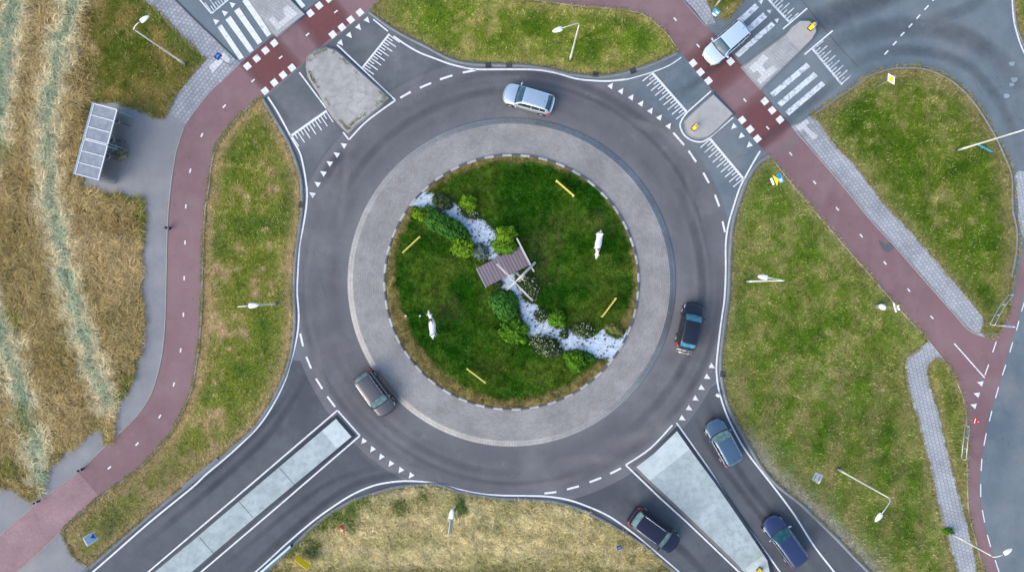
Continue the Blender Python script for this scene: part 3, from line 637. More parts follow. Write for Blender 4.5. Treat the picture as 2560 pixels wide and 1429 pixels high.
for a, b in (((865,408),(893,378)),((928,338),(955,310)),((985,270),(1013,242)),((1045,207),(1073,178)),((1103,143),(1130,113)),((1162,77),(1193,43)),((1222,10),(1250,-20)),((1283,-55),(1312,-85))): da.line(Z2(1920,0,[a, b]), 3.4, ZM)
cyc = [(633,202),(702,144),(769,87),(840,30)]
wd = [(633,202),(561,266),(505,338),(476,427),(465,516),(463,606),(461,695),(459,786),(452,875),(435,960),(400,1040),(343,1109),(274,1168)]
ed = [(1687.6,48.7),(1745,115),(1862,251),(1919,320),(1976.5,385),(2036,456),(2093,522),(2152.5,589),(2212,657),(2271,724.6),(2329,792.4)]
for L_ in (cyc, wd, ed):
    for i, q in enumerate(L_):
        if L_ is wd and i == 0: continue
        a = np.array(L_[max(i-1, 0)]); b = np.array(L_[min(i+1, len(L_)-1)]); t = (b-a)/np.linalg.norm(b-a); q = np.array(q)
        da.line([tuple(q-t*5.2), tuple(q+t*5.2)], 3.6, ZM)
struct(da.build('dashed_line', M['paint']), 'white dashed lane and cycle path markings', 'road marking')
te = Marks()
def tooth(q, a, s=14.5, L=15.):
    c, s_ = math.cos(R(a)), -math.sin(R(a)); px, py = -s_, c
    te.poly([(q[0]+c*L*.62, q[1]+s_*L*.62), (q[0]-c*L*.38+px*s/2, q[1]-s_*L*.38+py*s/2), (q[0]-c*L*.38-px*s/2, q[1]-s_*L*.38-py*s/2)], ZM)
for a, qs in ((147, [(859.6,363),(842,386),(824,408),(808.5,433),(794,459.5),(781,486)]), (55, [(1527,215),(1553,228),(1578.5,243.5),(1603,259),(1626.5,277),(1649,294),(1672,315)]),
    (-30, [(1779.5,915),(1768,942),(1754,969),(1739,996),(1723,1020),(1705.6,1045)]), (234, [(909,1102),(931,1122),(953,1141),(977,1158),(1001.6,1174),(1027.5,1187.5)]),
    (162, [(2450.7,957),(2442,985),(2434,1013)]), (222, [(1834,317),(1853,340),(1873,363)]), (-50, [(852,108),(874,89),(897,69),(918,51)]), (140, [(581,12),(562,33),(540,54)])):
    for q in qs: tooth(q, a)
struct(te.build('give_way_teeth', M['paint']), 'white give way triangles at the roundabout entries', 'road marking')
tw = te = Marks()
for q in ((1902.5,5),(1924,28.5),(1942,51)): tooth(q, 40, 12, 12)
struct(te.build('give_way_teeth', M['paint_worn']), 'worn give way triangles beyond the northeast zebra', 'road marking')
bl = Marks()
def sq(q, d, s=16.):
    t = np.array(d)/np.hypot(*d)*s/2; n = np.array((-t[1], t[0])); q = np.array(q); bl.poly([tuple(q+t+n), tuple(q+t-n), tuple(q-t-n), tuple(q-t+n)], ZM)
for q in ((619,166),(642,147),(664,127),(686,108.5),(776,34),(798,15),(822,-2),(663,228),(686,207),(708,188),(730,170),(832,87),(855,69),(877,50),(900,32)): sq(q, (22,-18.5))
for q in ((1732.6,158.5),(1751,181),(1771,202.5),(1855,300.6),(1875,323.5),(1893,347),(1788,108),(1807,131),(1826,154.5),(1911.6,253.6),(1930,276),(1949.6,299.6)): sq(q, (18.5,22))
struct(bl.build('block_marking', M['paint']), 'white square blocks bordering the red cycle crossings', 'road marking')
zb = Marks()
for q in ([(190,205),(222,185),(388,430),(355,448)],[(250,150),(288,120),(462,375),(430,395)],[(315,85),(352,58),(525,312),(492,335)],[(375,10),(415,-10),(592,255),(560,278)],[(735,-40),(775,-40),(845,45),(818,66)],[(870,-60),(900,-80),(935,-28),(905,-5)]): zb.poly(z2(*q), ZM)
struct(zb.build('zebra_crossing', M['paint']), 'white zebra stripes on the northwest approach', 'road marking')
zb = Marks()
for q in ([(1015,205),(1212,28),(1243,58),(1045,240)],[(1045,300),(1272,95),(1303,128),(1075,335)],[(1062,405),(1335,165),(1363,190),(1092,430)],[(1322,697),(1595,468),(1623,497),(1352,725)],[(1378,768),(1650,537),(1678,567),(1408,795)],[(1437,832),(1707,605),(1735,633),(1465,862)]): zb.poly(z4(*q), ZM)
struct(zb.build('zebra_crossing', M['paint_worn']), 'worn white zebra stripes on the northeast approach', 'road marking')
cm = Marks()
def comb(a, b, d, n, wm=5., mk=None):
    mk = mk or cm; a, b, d = np.array(a), np.array(b), np.array(d); mk.line([tuple(a), tuple(b)], wm, ZM)
    for i in range(2*n+1):
        q = a+(b-a)*(i+.35)/(2*n+.7); L = 1. if i % 2 == 0 else .52; mk.line([tuple(q), tuple(q+d*L)], 2.6, ZM+.003)
comb(z2((1005,825))[0], z2((735,1015))[0], (18,27), 6, 6)
comb(z2((1470,255))[0], z2((1270,505))[0], (27,19), 7, 4.5)
comb(z4((445,540))[0], z4((705,835))[0], (-25,20), 8, 6)
comb(z4((875,1030))[0], z4((1130,1335))[0], (-25,21), 8, 6)
struct(cm.build('hump_marking', M['paint']), 'white comb markings of the speed humps next to the ring', 'road marking')
cm = Marks()
comb(z4((1290,-25))[0], z4((1470,170))[0], (24,-22), 5, 5.5)
comb(z4((1640,365))[0], z4((1860,632))[0], (25,-22), 7, 5.5)
comb((529,35), (600,-24), (-18,-26), 6, 4)
struct(cm.build('hump_marking', M['paint_worn']), 'worn comb markings of the speed humps beyond the zebras', 'road marking')
sm = Marks()
for q in ([(2206,603),(2212,611),(2229,604),(2238,617),(2222,630),(2208,627),(2199,612),(2196,600)],): sm.poly(q, .0275)
struct(sm.build('oil_stain', M['kerb_dark']), 'dark patch on the right hand cycle path', 'stain')
sm = Marks(); rc = random.Random(3)
for x0, y0, a, n_ in ((1675,245,-40,7),(1700,232,-38,8),(1655,205,-42,6),(1715,262,-36,6),(1845,395,-40,7),(700,300,50,6),(940,150,-40,7),(640,1130,130,9),(1750,1150,60,7),(2250,110,20,8),(2430,200,60,7),(1180,1190,5,6),(800,700,85,6)):
    pt = [(x0, y0)]
    for k in range(n_): aa = R(a+rc.uniform(-38, 38)); pt.append((pt[-1][0]+math.cos(aa)*7, pt[-1][1]+math.sin(aa)*7))
    sm.line(pt, .9, .0265 if 420 < math.hypot(x0-CT[0], y0-CT[1]) < 560 else .0225)
struct(sm.build('road_crack', M['kerb_dark']), 'fine dark cracks in the asphalt', 'crack')
sm = Marks(); sm.line(cr([(764,466),(800,402),(828,365),(858,333)]), 1.8, .0225); sm.line(cr([(985,247),(1010,228),(1050,205),(1075,180)]), 1.6, .0225); sm.line([(1998,-8),(2040,46),(2080,96),(2110,130),(2147,170)], 2.2, .0175)
struct(sm.build('road_joint', M['kerb_dark']), 'dark tar joints across the approach roads', 'joint')
sm = Marks()
for q, r in (((2530,160),7),((2535,200),8),((2528,212),6),((2515,240),7)):
    sm.poly([(q[0]+r*(1+.3*math.sin(3*t+q[0]))*math.cos(t), q[1]+r*(1+.3*math.cos(2*t))*math.sin(t)) for t in np.linspace(0, 6.28, 14, endpoint=False)], .0175)
struct(sm.build('pale_stain', slab('pale_stain', (.30,.37,.42), .3)), 'pale patches on the right hand road', 'stain')
# ------------------------------------------------------------------ worn and tinted strips with soft edges
def fademat(name, c1, c2, lo, hi, scale, stretch=None):
    t = NT(name); at = t.n('ShaderNodeVertexColor'); at.layer_name = 'Col'; sp = t.n('ShaderNodeSeparateColor'); t.l(at.outputs['Color'], sp.inputs[0])
    n = t.noise(scale, 5, .65); f = t.math('MULTIPLY', sp.outputs[0], t.ramp(n, [(.3, lo), (.7, hi)])); n2 = t.noise(14, 2, .7)
    m = t.done(t.ramp(n2, [(.25, c1), (.75, c2)]), .85, 0, .2); t.l(f, t.b.inputs['Alpha']); return m
class Fade:
    def __init__(s): s.v = []; s.f = []; s.c = []
    def strip(s, pts, w, z, a=1., ends=.3, prof=(0, .75, 1, .75, 0)):
        p = cr(pts, 8); n = len(p); o = len(s.v); k = len(prof); W = w if hasattr(w, '__len__') else (w, w)
        rows = [offset(p, 1e-6+((j/(k-1))-.5)) for j in range(k)]; base = np.array(p)
        for i in range(n):
            t = i/(n-1); e = min(1, t/ends, (1-t)/ends) if ends else 1.; ww = W[0]*(1-t)+W[1]*t
            for j in range(k):
                q = base[i]+(rows[j][i]-base[i])*ww; s.v.append(tuple(P(q[0], q[1], z))); s.c.append((prof[j]*a*e,)*3)
        for i in range(n-1):
            for j in range(k-1):
                q = (o+i*k+j, o+i*k+j+1, o+(i+1)*k+j+1, o+(i+1)*k+j); A, B, C = (Vector(s.v[x]) for x in q[:3]); s.f.append(q if (B-A).cross(C-A).z > 0 else q[::-1])
    def build(s, name, mat, label, cat): return struct(np_mesh(name, s.v, np.array(s.f), mat, col=np.array(s.c)), label, cat)
fd = Fade(); FL = (.9, 1, 1, 1, .9)
fd.strip([(628,202),(672,164),(726,119)], 100, .030, .95, .28, FL); fd.strip([(762,90),(812,48),(858,12)], 92, .030, .95, .3, FL)
fd.strip([(1742,106),(1786,158),(1834,216)], 96, .030, .72, .3, FL); fd.strip([(1862,250),(1905,302),(1950,352)], 92, .030, .75, .3, FL)
fd.build('cycle_crossing', fademat('red_crossing_tint', (.165,.055,.056), (.205,.085,.084), .72, .95, .4), 'deep red tinted lanes of the two cycle crossings', 'crossing')
tk = Fade()
for p, w, a in (([(1985,70),(2120,25),(2330,-70)], 80, .5), ([(2020,140),(2190,78),(2350,74),(2480,135),(2570,240)], 62, .42), ([(2070,190),(2230,128),(2400,155),(2500,260),(2570,430)], 34, .32), ([(2300,60),(2420,20),(2500,-40)], 40, .3),
    ([(1690,245),(1820,140),(1960,22)], 30, .35), ([(1870,390),(1990,285),(2110,190)], 34, .4), ([(795,472),(830,412),(862,374)], 34, .6), ([(735,330),(690,265),(660,240)], 30, .3),
    ([(770,930),(650,1110),(330,1385)], 22, .5), ([(735,960),(610,1110),(290,1375)], 18, .4), ([(1040,1180),(850,1230),(560,1480)], 22, .45), ([(960,1165),(800,1220),(530,1440)], 18, .35),
    ([(1765,1000),(1850,1180),(2060,1440)], 24, .5), ([(1735,1040),(1810,1170),(2020,1440)], 20, .4), ([(1560,1240),(1680,1350),(1800,1470)], 26, .5)): tk.strip(p, w, .033, a)
for r, t0, t1, w, a in ((476,-170,-60,26,.40),(476,-40,60,28,.5),(474,80,170,24,.35),(522,-120,-30,24,.4),(520,-10,75,24,.42),(524,110,200,22,.3),(498,-100,10,14,.3),(500,60,150,14,.25)):
    tk.strip([(CT[0]+(r+3*math.sin(t*5))*math.cos(t), CT[1]+(r+3*math.cos(t*4))*math.sin(t)) for t in np.linspace(R(t0), R(t1), 14)], w, .033, a*.8)
tk.build('tyre_marks', fademat('tyre_polish', (.040,.045,.056), (.060,.066,.078), .35, 1., .35), 'dark tyre worn bands on the asphalt', 'road wear')
du = Fade()
for p, w, a in (([(846,600),(860,480),(872,388)], 26, .55), ([(1560,1152),(1480,1146),(1370,1155)], 34, .5), ([(1688,1048),(1620,1085),(1490,1115)], 46, .6), ([(1520,292),(1620,316),(1690,352),(1745,430)], 30, .5), ([(1700,380),(1722,450),(1735,560)], 24, .35),
    ([(820,990),(800,930),(786,840)], 30, .5), ([(890,1108),(960,1160),(1070,1185)], 34, .45), ([(1000,250),(1080,215),(1180,190)], 22, .35), ([(1890,425),(1955,372),(2020,325)], 34, .45), ([(760,740),(775,640),(790,560)], 22, .35),
    ([(1480,205),(1560,215),(1660,180)], 16, .35), ([(1290,1215),(1380,1210),(1480,1180)], 20, .3)): du.strip(p, w, .0335, a)
du.build('dust_streaks', fademat('dust', (.25,.245,.24), (.31,.30,.29), .25, 1., .5), 'pale dusty streaks at the mouths of the approaches', 'road wear')
# ------------------------------------------------------------------ grass blades
def scatter(n, x0, x1, y0, y1): return RS.uniform(x0, x1, n), RS.uniform(y0, y1, n)
def blades(name, x, y, z0, col, L, W, lean, ang, label, segs=1, curl=0.):
    n = len(x); bx = (x-CXP)*S; by = (CYP-y)*S; ca, sa = np.cos(ang), np.sin(ang)
    wx, wy = -sa*W/2, ca*W/2; v = []; cs = []
    if segs == 1:
        v = np.stack([np.stack([bx-wx, by-wy, z0], 1), np.stack([bx+wx, by+wy, z0], 1), np.stack([bx+ca*L*np.sin(lean), by+sa*L*np.sin(lean), z0+L*np.cos(lean)], 1)], 1).reshape(-1, 3)
        f = np.arange(3*n).reshape(n, 3); c = np.repeat(col, 3, 0)
    else:
        rows = []; k = segs; a = ang.copy(); px, py, pz = bx.copy(), by.copy(), z0.copy()
        for s in range(k+1):
            t = s/k; w = (1-t*.75)*.5*W; rows.append(np.stack([np.stack([px+np.sin(a)*w, py-np.cos(a)*w, pz], 1), np.stack([px-np.sin(a)*w, py+np.cos(a)*w, pz], 1)], 1))
            ln = lean+(1.35-lean)*t; st = L/k; px = px+np.cos(a)*st*np.sin(ln); py = py+np.sin(a)*st*np.sin(ln); pz = pz+st*np.cos(ln)*(1-1.5*t); a = a+curl/k
        V = np.stack(rows, 1); v = V.reshape(-1, 3); m = 2*(k+1); base = np.arange(n)*m; f = []
        for s in range(k): f.append(np.stack([base+2*s, base+2*s+1, base+2*s+3, base+2*s+2], 1))
        f = np.concatenate(f); c = np.repeat(col, m, 0)
    o = np_mesh(name, v, f, M['blade'], col=c); return tag(o, label, 'grass', kind='stuff')
def lawn_blades():
    N = 560000; x, y = scatter(N, -110, 2670, -110, 1540); zn = zones(x, y); ok = (zn >= 0)
    hay = (zn == keys.index('field')) & ~((x > 205) & (y < 315)); hay |= zn == keys.index('south')
    m = ok & ~hay; x, y, zn = x[m], y[m], zn[m]; n = len(x); col = ground_colour(x, y, zn)
    h = RS.rand(n); tf = fb(x, y, 7.5, 90); col = col*((.62+.85*h)*np.clip(.35+1.3*tf, .45, 1.6))[:, None]; k = (RS.rand(n) < .16) & (fb(x, y, 16, 95) > .47); col[k] = col[k]*.4+np.array(STRAW)*.62
    L = RS.uniform(.13, .32, n); W = RS.uniform(.03, .062, n); lean = RS.uniform(.75, 1.45, n)
    an = fb(x, y, 55, 60)*14+RS.normal(0, 1.0, n)
    blades('verge_grass', x, y, np.full(n, -.02), col, L, W, lean, an, 'short mixed green and dry grass on the verges')
def hay_blades():
    N = 230000; x, y = scatter(N, -110, 480, -110, 1260); zn = zones(x, y); m = (zn == keys.index('field')) & ~((x > 205+RS.normal(0, 14, N)) & (y < 300))
    x2, y2 = scatter(150000, 560, 1900, 1195, 1545); z2_ = zones(x2, y2); m2 = z2_ == keys.index('south')
    for nm, X, Y, Zn, lb, sc in (('field_hay', x[m], y[m], zn[m], 'tall dry brown grass of the field on the left', 1.), ('mown_hay', x2[m2], y2[m2], z2_[m2], 'cut straw coloured grass on the bottom verge', .62)):
        n = len(X); col = ground_colour(X, Y, Zn); h = RS.rand(n); tf = fb(X, Y, 9, 91); col = col*((.66+.68*h)*np.clip(.5+1.0*tf, .55, 1.45))[:, None]; k = RS.rand(n) < .08; col[k] = col[k]*.5+np.array(PALE)*.5
        L = RS.uniform(.35, 1.0, n)*sc; W = RS.uniform(.028, .062, n); lean = RS.uniform(.55, 1.2, n); an = fb(X, Y, 46, 70)*16+RS.normal(0, .8, n)
        blades(nm, X, Y, np.full(n, -.02), col, L, W, lean, an, lb, segs=3, curl=RS.normal(0, 1.4, n))
def island_blades():
    N = 190000; r = 312*np.sqrt(RS.rand(N)); t = RS.uniform(0, 2*math.pi, N); x = CT[0]+r*np.cos(t); y = CT[1]+r*np.sin(t)
    m = ~inside(GRAV, x, y); x, y = x[m], y[m]; n = len(x); col = ground_colour(x, y, np.full(n, 100)); tf = fb(x, y, 7, 92); col *= ((.55+.95*RS.rand(n))*np.clip(.15+1.7*tf, .4, 1.8))[:, None]; k = (RS.rand(n) < .12) & (fb(x, y, 13, 93) > .52); col[k] = col[k]*.5+np.array((.13,.19,.05))*.75
    L = RS.uniform(.12, .28, n); W = RS.uniform(.025, .055, n); lean = RS.uniform(.6, 1.4, n); an = fb(x, y, 50, 80)*14+RS.normal(0, 1.1, n)
    blades('lawn_grass', x, y, np.full(n, .13), col, L, W, lean, an, 'dark green grass of the central island lawn')
def island_weeds():
    pl = np.array(cr(Z2(480,0,[(875,430),(935,385),(1000,366),(1070,386),(1130,440),(1250,550),(1390,670),(1450,735),(1390,785),(1295,862),(1210,920),(1165,970),(1125,930),(1055,850),(1005,770),(965,695),(910,615),(880,565),(868,500)]), 8, True)); N = 2600
    i = RS.randint(0, len(pl), N); q = pl[i]; c0 = pl.mean(0); k = np.abs(RS.normal(0, .05, N)); x = q[:, 0]+(c0[0]-q[:, 0])*k; y = q[:, 1]+(c0[1]-q[:, 1])*k; m = fb(x, y, 26, 97) > .5
    x, y = x[m], y[m]; n = len(x); col = lerp((.13,.145,.06), (.30,.28,.18), RS.rand(n))
    blades('island_weeds', x, y, np.full(n, .13), col, RS.uniform(.06, .18, n), RS.uniform(.02, .05, n), RS.uniform(.6, 1.4, n), RS.uniform(0, 6.28, n), 'sparse weeds along the edges of the weathered splitter island')
def edge_blades():
    X = []; Y = []; Zk = []
    for k, key in enumerate(keys):
        p = np.array(G[key]); q = np.roll(p, -1, 0); L = np.linalg.norm(q-p, axis=1); mid = (p+q)/2
        inn = (mid[:, 0] > -80) & (mid[:, 0] < 2640) & (mid[:, 1] > -80) & (mid[:, 1] < 1510) & (L < 120)
        for a, b, l in zip(p[inn], q[inn], L[inn]):
            n = int(l*5.5); t = RS.rand(n)[:, None]; c = a+(b-a)*t; nr = np.array((b[1]-a[1], a[0]-b[0]))/max(l, 1e-6); o = RS.normal(0, 2.4, n)
            c = c+nr*o[:, None]; X.append(c[:, 0]); Y.append(c[:, 1]); Zk.append(np.full(n, k))
    x = np.concatenate(X); y = np.concatenate(Y); zn = np.concatenate(Zk); m = fb(x, y, 14, 33)+RS.normal(0, .12, len(x)) > .46; x, y, zn = x[m], y[m], zn[m]; n = len(x)
    t = np.clip(RS.rand(n)*.8+.5*fb(x, y, 30, 34)-.15, 0, 1); col = lerp((.13,.165,.03), (.42,.335,.17), t)*(.6+.7*RS.rand(n))[:, None]
    blades('edge_grass', x, y, np.full(n, .03), col, RS.uniform(.12, .30, n), RS.uniform(.02, .045, n), RS.uniform(.6, 1.35, n), RS.uniform(0, 6.28, n), 'ragged grass creeping over the kerbs and path edgings')
edge_blades()
def gravel_edge():
    p = np.array(GRAV); q = np.roll(p, -1, 0); X = []; Y = []
    for a, b in zip(p, q):
        l = np.linalg.norm(b-a); n = int(l*9)+1; t = RS.rand(n)[:, None]; c = a+(b-a)*t; nr = np.array((b[1]-a[1], a[0]-b[0]))/max(l, 1e-6); c = c+nr*RS.normal(0, 3.2, n)[:, None]; X.append(c[:, 0]); Y.append(c[:, 1])
    x = np.concatenate(X); y = np.concatenate(Y); m = (fb(x, y, 17, 61)+RS.normal(0, .08, len(x)) > .44) & (np.hypot(x-CT[0], y-CT[1]) < 309); x, y = x[m], y[m]; n = len(x)
    t = np.clip(fb(x, y, 15, 62)*1.6-.3+RS.normal(0, .15, n), 0, 1); col = lerp((.030,.050,.018), (.085,.150,.022), t)*(.6+.8*RS.rand(n))[:, None]
    blades('bank_plants', x, y, np.full(n, .15), col, RS.uniform(.10, .30, n), RS.uniform(.025, .06, n), RS.uniform(.4, 1.3, n), RS.uniform(0, 6.28, n), 'low plants and grass spilling over the banks of the white gravel')
lawn_blades(); hay_blades(); island_blades(); island_weeds(); gravel_edge()
# ------------------------------------------------------------------ shrubs and plants
def leafcloud(n, rx, ry, h, size, pal, seed, lump=.22, zb=0.):
    rs = np.random.RandomState(seed); d = rs.normal(size=(n, 3)); d /= np.linalg.norm(d, axis=1)[:, None]; d[:, 2] = np.abs(d[:, 2])*.9+.02*rs.rand(n)-.12*(rs.rand(n) < .2)
    az = np.arctan2(d[:, 1], d[:, 0]); lm = 1+lump*(fb(az*40+seed*31, d[:, 2]*60, 22, seed)-.5)*2+lump*.7*(fb(d[:, 0]*50+90, d[:, 1]*50+seed*7, 11, seed+3)-.5)*2
    rad = (rs.uniform(.70, 1.04, n)**.7)*lm; c = np.stack([d[:, 0]*rx*rad, d[:, 1]*ry*rad, zb+np.clip(d[:, 2], 0, 1)*h*rad+.03], 1)
    nrm = d*1.1+rs.normal(size=(n, 3))*.55+np.array((0, 0, .35)); nrm /= np.linalg.norm(nrm, axis=1)[:, None]
    a = np.cross(nrm, rs.normal(size=(n, 3))); a /= np.linalg.norm(a, axis=1)[:, None]; b = np.cross(nrm, a); s = size*rs.uniform(.6, 1.35, n)[:, None]
    v = np.stack([c-a*s, c-b*s*.5, c+a*s, c+b*s*.5], 1).reshape(-1, 3); f = np.arange(4*n).reshape(n, 4)
    t = np.clip(rs.rand(n)*.45+1.1*fb(c[:, 0]*60, c[:, 1]*60, 13, seed+9)-.25, 0, 1); col = lerp(pal[0], pal[1], t); return v, f, np.repeat(col, 4, 0)
CORE = {}
def shrub(name, label, x, y, rx, ry, h, rot, pal, n, size, flowers=0, group=None, cat='shrub', lump=.42, zb=.13):
    size *= 1.25; n = int(n*.9)
    loc = PH(x, y, h*.6); root = empty(name, (loc.x, loc.y, zb), R(rot), label, cat, group); seed = int(x*3+y) % 9973
    v, f, c = leafcloud(int(n*.66), rx*S*.86, ry*S*.86, h, size, pal, seed, lump); rl = random.Random(seed+1)
    for k in range(5):
        t = rl.uniform(0, 6.28); q = rl.uniform(.55, .8); kk = rl.uniform(.34, .55); v2, f2, c2 = leafcloud(int(n*.11), rx*S*kk, ry*S*kk, h*rl.uniform(.45, .95), size*.9, pal, seed+40+k, lump)
        v2 = v2+np.array((math.cos(t)*rx*S*q, math.sin(t)*ry*S*q, 0)); f2 = f2+len(v); v = np.concatenate([v, v2]); f = np.concatenate([f, f2]); c = np.concatenate([c, c2*rl.uniform(.8, 1.25)])
    fo = np_mesh('foliage', v, f, M['leaf'], root, col=c)
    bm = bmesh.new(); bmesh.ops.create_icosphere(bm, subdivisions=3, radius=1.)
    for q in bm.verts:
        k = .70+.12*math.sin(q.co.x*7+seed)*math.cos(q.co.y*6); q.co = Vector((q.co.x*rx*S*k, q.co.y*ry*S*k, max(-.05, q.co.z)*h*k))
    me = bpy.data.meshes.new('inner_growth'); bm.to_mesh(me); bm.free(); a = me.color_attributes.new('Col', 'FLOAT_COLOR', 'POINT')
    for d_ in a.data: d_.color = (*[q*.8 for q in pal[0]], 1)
    for p_ in me.polygons: p_.use_smooth = True
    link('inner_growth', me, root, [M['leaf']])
    mb = MB(); rs = random.Random(seed)
    for k in range(5):
        t = rs.uniform(0, 6.28); mb.tube([(0, 0, -.06), (math.cos(t)*rx*S*.25, math.sin(t)*ry*S*.25, h*.35), (math.cos(t)*rx*S*.5, math.sin(t)*ry*S*.5, h*.7)], [.03, .02, .01], 6)
    mb.build('stem', simple_brown, root)
    if flowers:
        rs2 = np.random.RandomState(seed+5); k = flowers; t = rs2.uniform(0, 6.28, k); r = np.sqrt(rs2.rand(k)); fm = MB()
        for i in range(k):
            px, py = r[i]*rx*S*math.cos(t[i]), r[i]*ry*S*math.sin(t[i]); pz = h*math.sqrt(max(.05, 1-r[i]**2*.85))+.03
            fm.lathe([(.01, -.02), (.03, 0), (.035, .015), (.012, .03)], 6, Matrix.Translation((px, py, pz)))
        tag(fm.build('blossom', M['sign_flower'], root), kind='stuff')
    return root
simple_brown = simple('bark', (.07, .05, .035), .9); M['sign_flower'] = simple('cream_petals', (.60, .60, .40), .7)
YG = ((.050,.125,.008), (.18,.30,.022)); MG = ((.030,.105,.010), (.130,.270,.022)); DG = ((.016,.075,.014), (.080,.205,.032)); BG = ((.022,.042,.018), (.095,.130,.050)); GG = ((.07,.10,.08), (.20,.25,.22))
shrub('shrub', 'small yellow green shrub at the northwest tip of the gravel, against the kerb', 1052, 535, 23, 16, .8, -25, YG, 900, .085)
shrub('hedge', 'long dark green hedge along the upper gravel stream', 1114, 567, 68, 29, 1.35, -38, DG, 5200, .095, cat='hedge', lump=.34)
shrub('shrub', 'yellow green bush at the lower end of the dark hedge', 1160, 615, 30, 27, 1.2, -35, YG, 1500, .09)
shrub('shrub', 'round olive green bush on the lawn north of the gravel', 1170, 504, 22, 22, 1.1, 0, YG, 1500, .085)
shrub('shrub', 'low flowering plant below the olive green bush', 1180, 534, 17, 10, .4, -15, BG, 520, .07, 16)
shrub('shrub', 'dark grey green spiky plant at the north end of the gravel', 1103, 504, 25, 19, .6, -20, BG, 1100, .10, lump=.62)
shrub('shrub', 'bright yellow green bush touching the top of the plank bridge', 1266, 588, 26, 26, 1.5, 0, YG, 2000, .09)
shrub('shrub', 'mid green bush overhanging the plank bridge deck', 1266, 617, 32, 20, 1.2, -10, MG, 1900, .085)
shrub('shrub', 'silvery dark plant at the gravel edge beside the bridge', 1201, 630, 20, 19, .5, -30, GG, 700, .10, lump=.62)
shrub('hedge', 'oval dark green clipped hedge below the bridge', 1262, 766, 47, 35, 1.3, -62, DG, 3000, .09, cat='hedge', lump=.16)
shrub('shrub', 'bright green bush below the oval hedge', 1288, 828, 35, 31, 1.2, -25, MG, 2100, .09)
shrub('shrub', 'round bright green bush between gravel and lawn on the right', 1395, 799, 23, 23, 1.0, 0, MG, 1500, .085)
shrub('shrub', 'small white flowering shrub left of the round green bush', 1352, 789, 14, 19, .55, 10, BG, 700, .07, 26)
shrub('shrub', 'dark white flowering shrub on the upper bank of the gravel', 1461, 825, 27, 19, .6, -8, BG, 1200, .07, 36)
shrub('shrub', 'small dark tuft in the gravel under the round green bush', 1411, 836, 13, 10, .35, 0, BG, 420, .07, 6)
shrub('shrub', 'wide cream flowering shrub at the lower bank of the gravel', 1364, 864, 42, 25, .8, -14, BG, 2200, .075, 80)
shrub('shrub', 'round bright green bush near the kerb below the gravel', 1438, 903, 28, 27, 1.2, 0, MG, 2000, .09)
shrub('shrub', 'dark green tuft beside the bush near the kerb', 1474, 895, 15, 11, .5, -30, DG, 500, .08)
shrub('shrub', 'yellowish grass clump at the southeast end of the gravel', 1534, 823, 22, 13, .5, -25, ((.12,.13,.03),(.24,.24,.08)), 700, .09, lump=.62)
shrub('shrub', 'low dark plants with white blossom beside the windmill sails', 1327, 718, 22, 36, .4, 28, BG, 1500, .07, 46)
shrub('shrub', 'small dark plant under the lower corner of the bridge', 1248, 708, 10, 8, .3, 0, BG, 240, .07)
shrub('shrub', 'dark green weed tuft on the bottom verge behind the lamp post', 1153, 1268, 12, 24, .3, 15, ((.075,.12,.035),(.16,.21,.07)), 520, .08, zb=-.02, lump=.62)
shrub('shrub', 'leafy weed growing through the right hand tiled footpath', 2372, 1328, 12, 8, .5, 20, MG, 380, .08, zb=0., lump=.62)
# dark seedlings dotted over the gravel
def seedlings():
    pts = []
    while len(pts) < 118:
        x, y = (RS.uniform(1085, 1250), RS.uniform(500, 650)) if len(pts) < 54 else (RS.uniform(1290, 1560), RS.uniform(740, 902))
        a, b = np.array([x]), np.array([y])
        if inside(GRAV, a, b)[0] and dist(GRAV, a, b)[0] > 5 and all((x-p[0])**2+(y-p[1])**2 > 30 for p in pts): pts.append((x, y))
    v, f, c = leafcloud(26, .085, .07, .10, .05, ((.05,.075,.06), (.11,.14,.12)), 3, .4)
    first = None
    for i, (x, y) in enumerate(pts):
        if first is None: o = first = np_mesh('seedling', v, f, M['leaf'], col=c)
        else: o = first.copy(); COL.objects.link(o)
        o.location = P(x, y, .168); o.rotation_euler = (0, 0, RS.uniform(0, 6.28)); k = RS.uniform(.4, 1.15); o.scale = (k, k*RS.uniform(.6, 1), k)
        tag(o, 'tiny dark seedling dotted on the white gravel', 'seedling', 'dark seedlings on the white gravel')
seedlings()
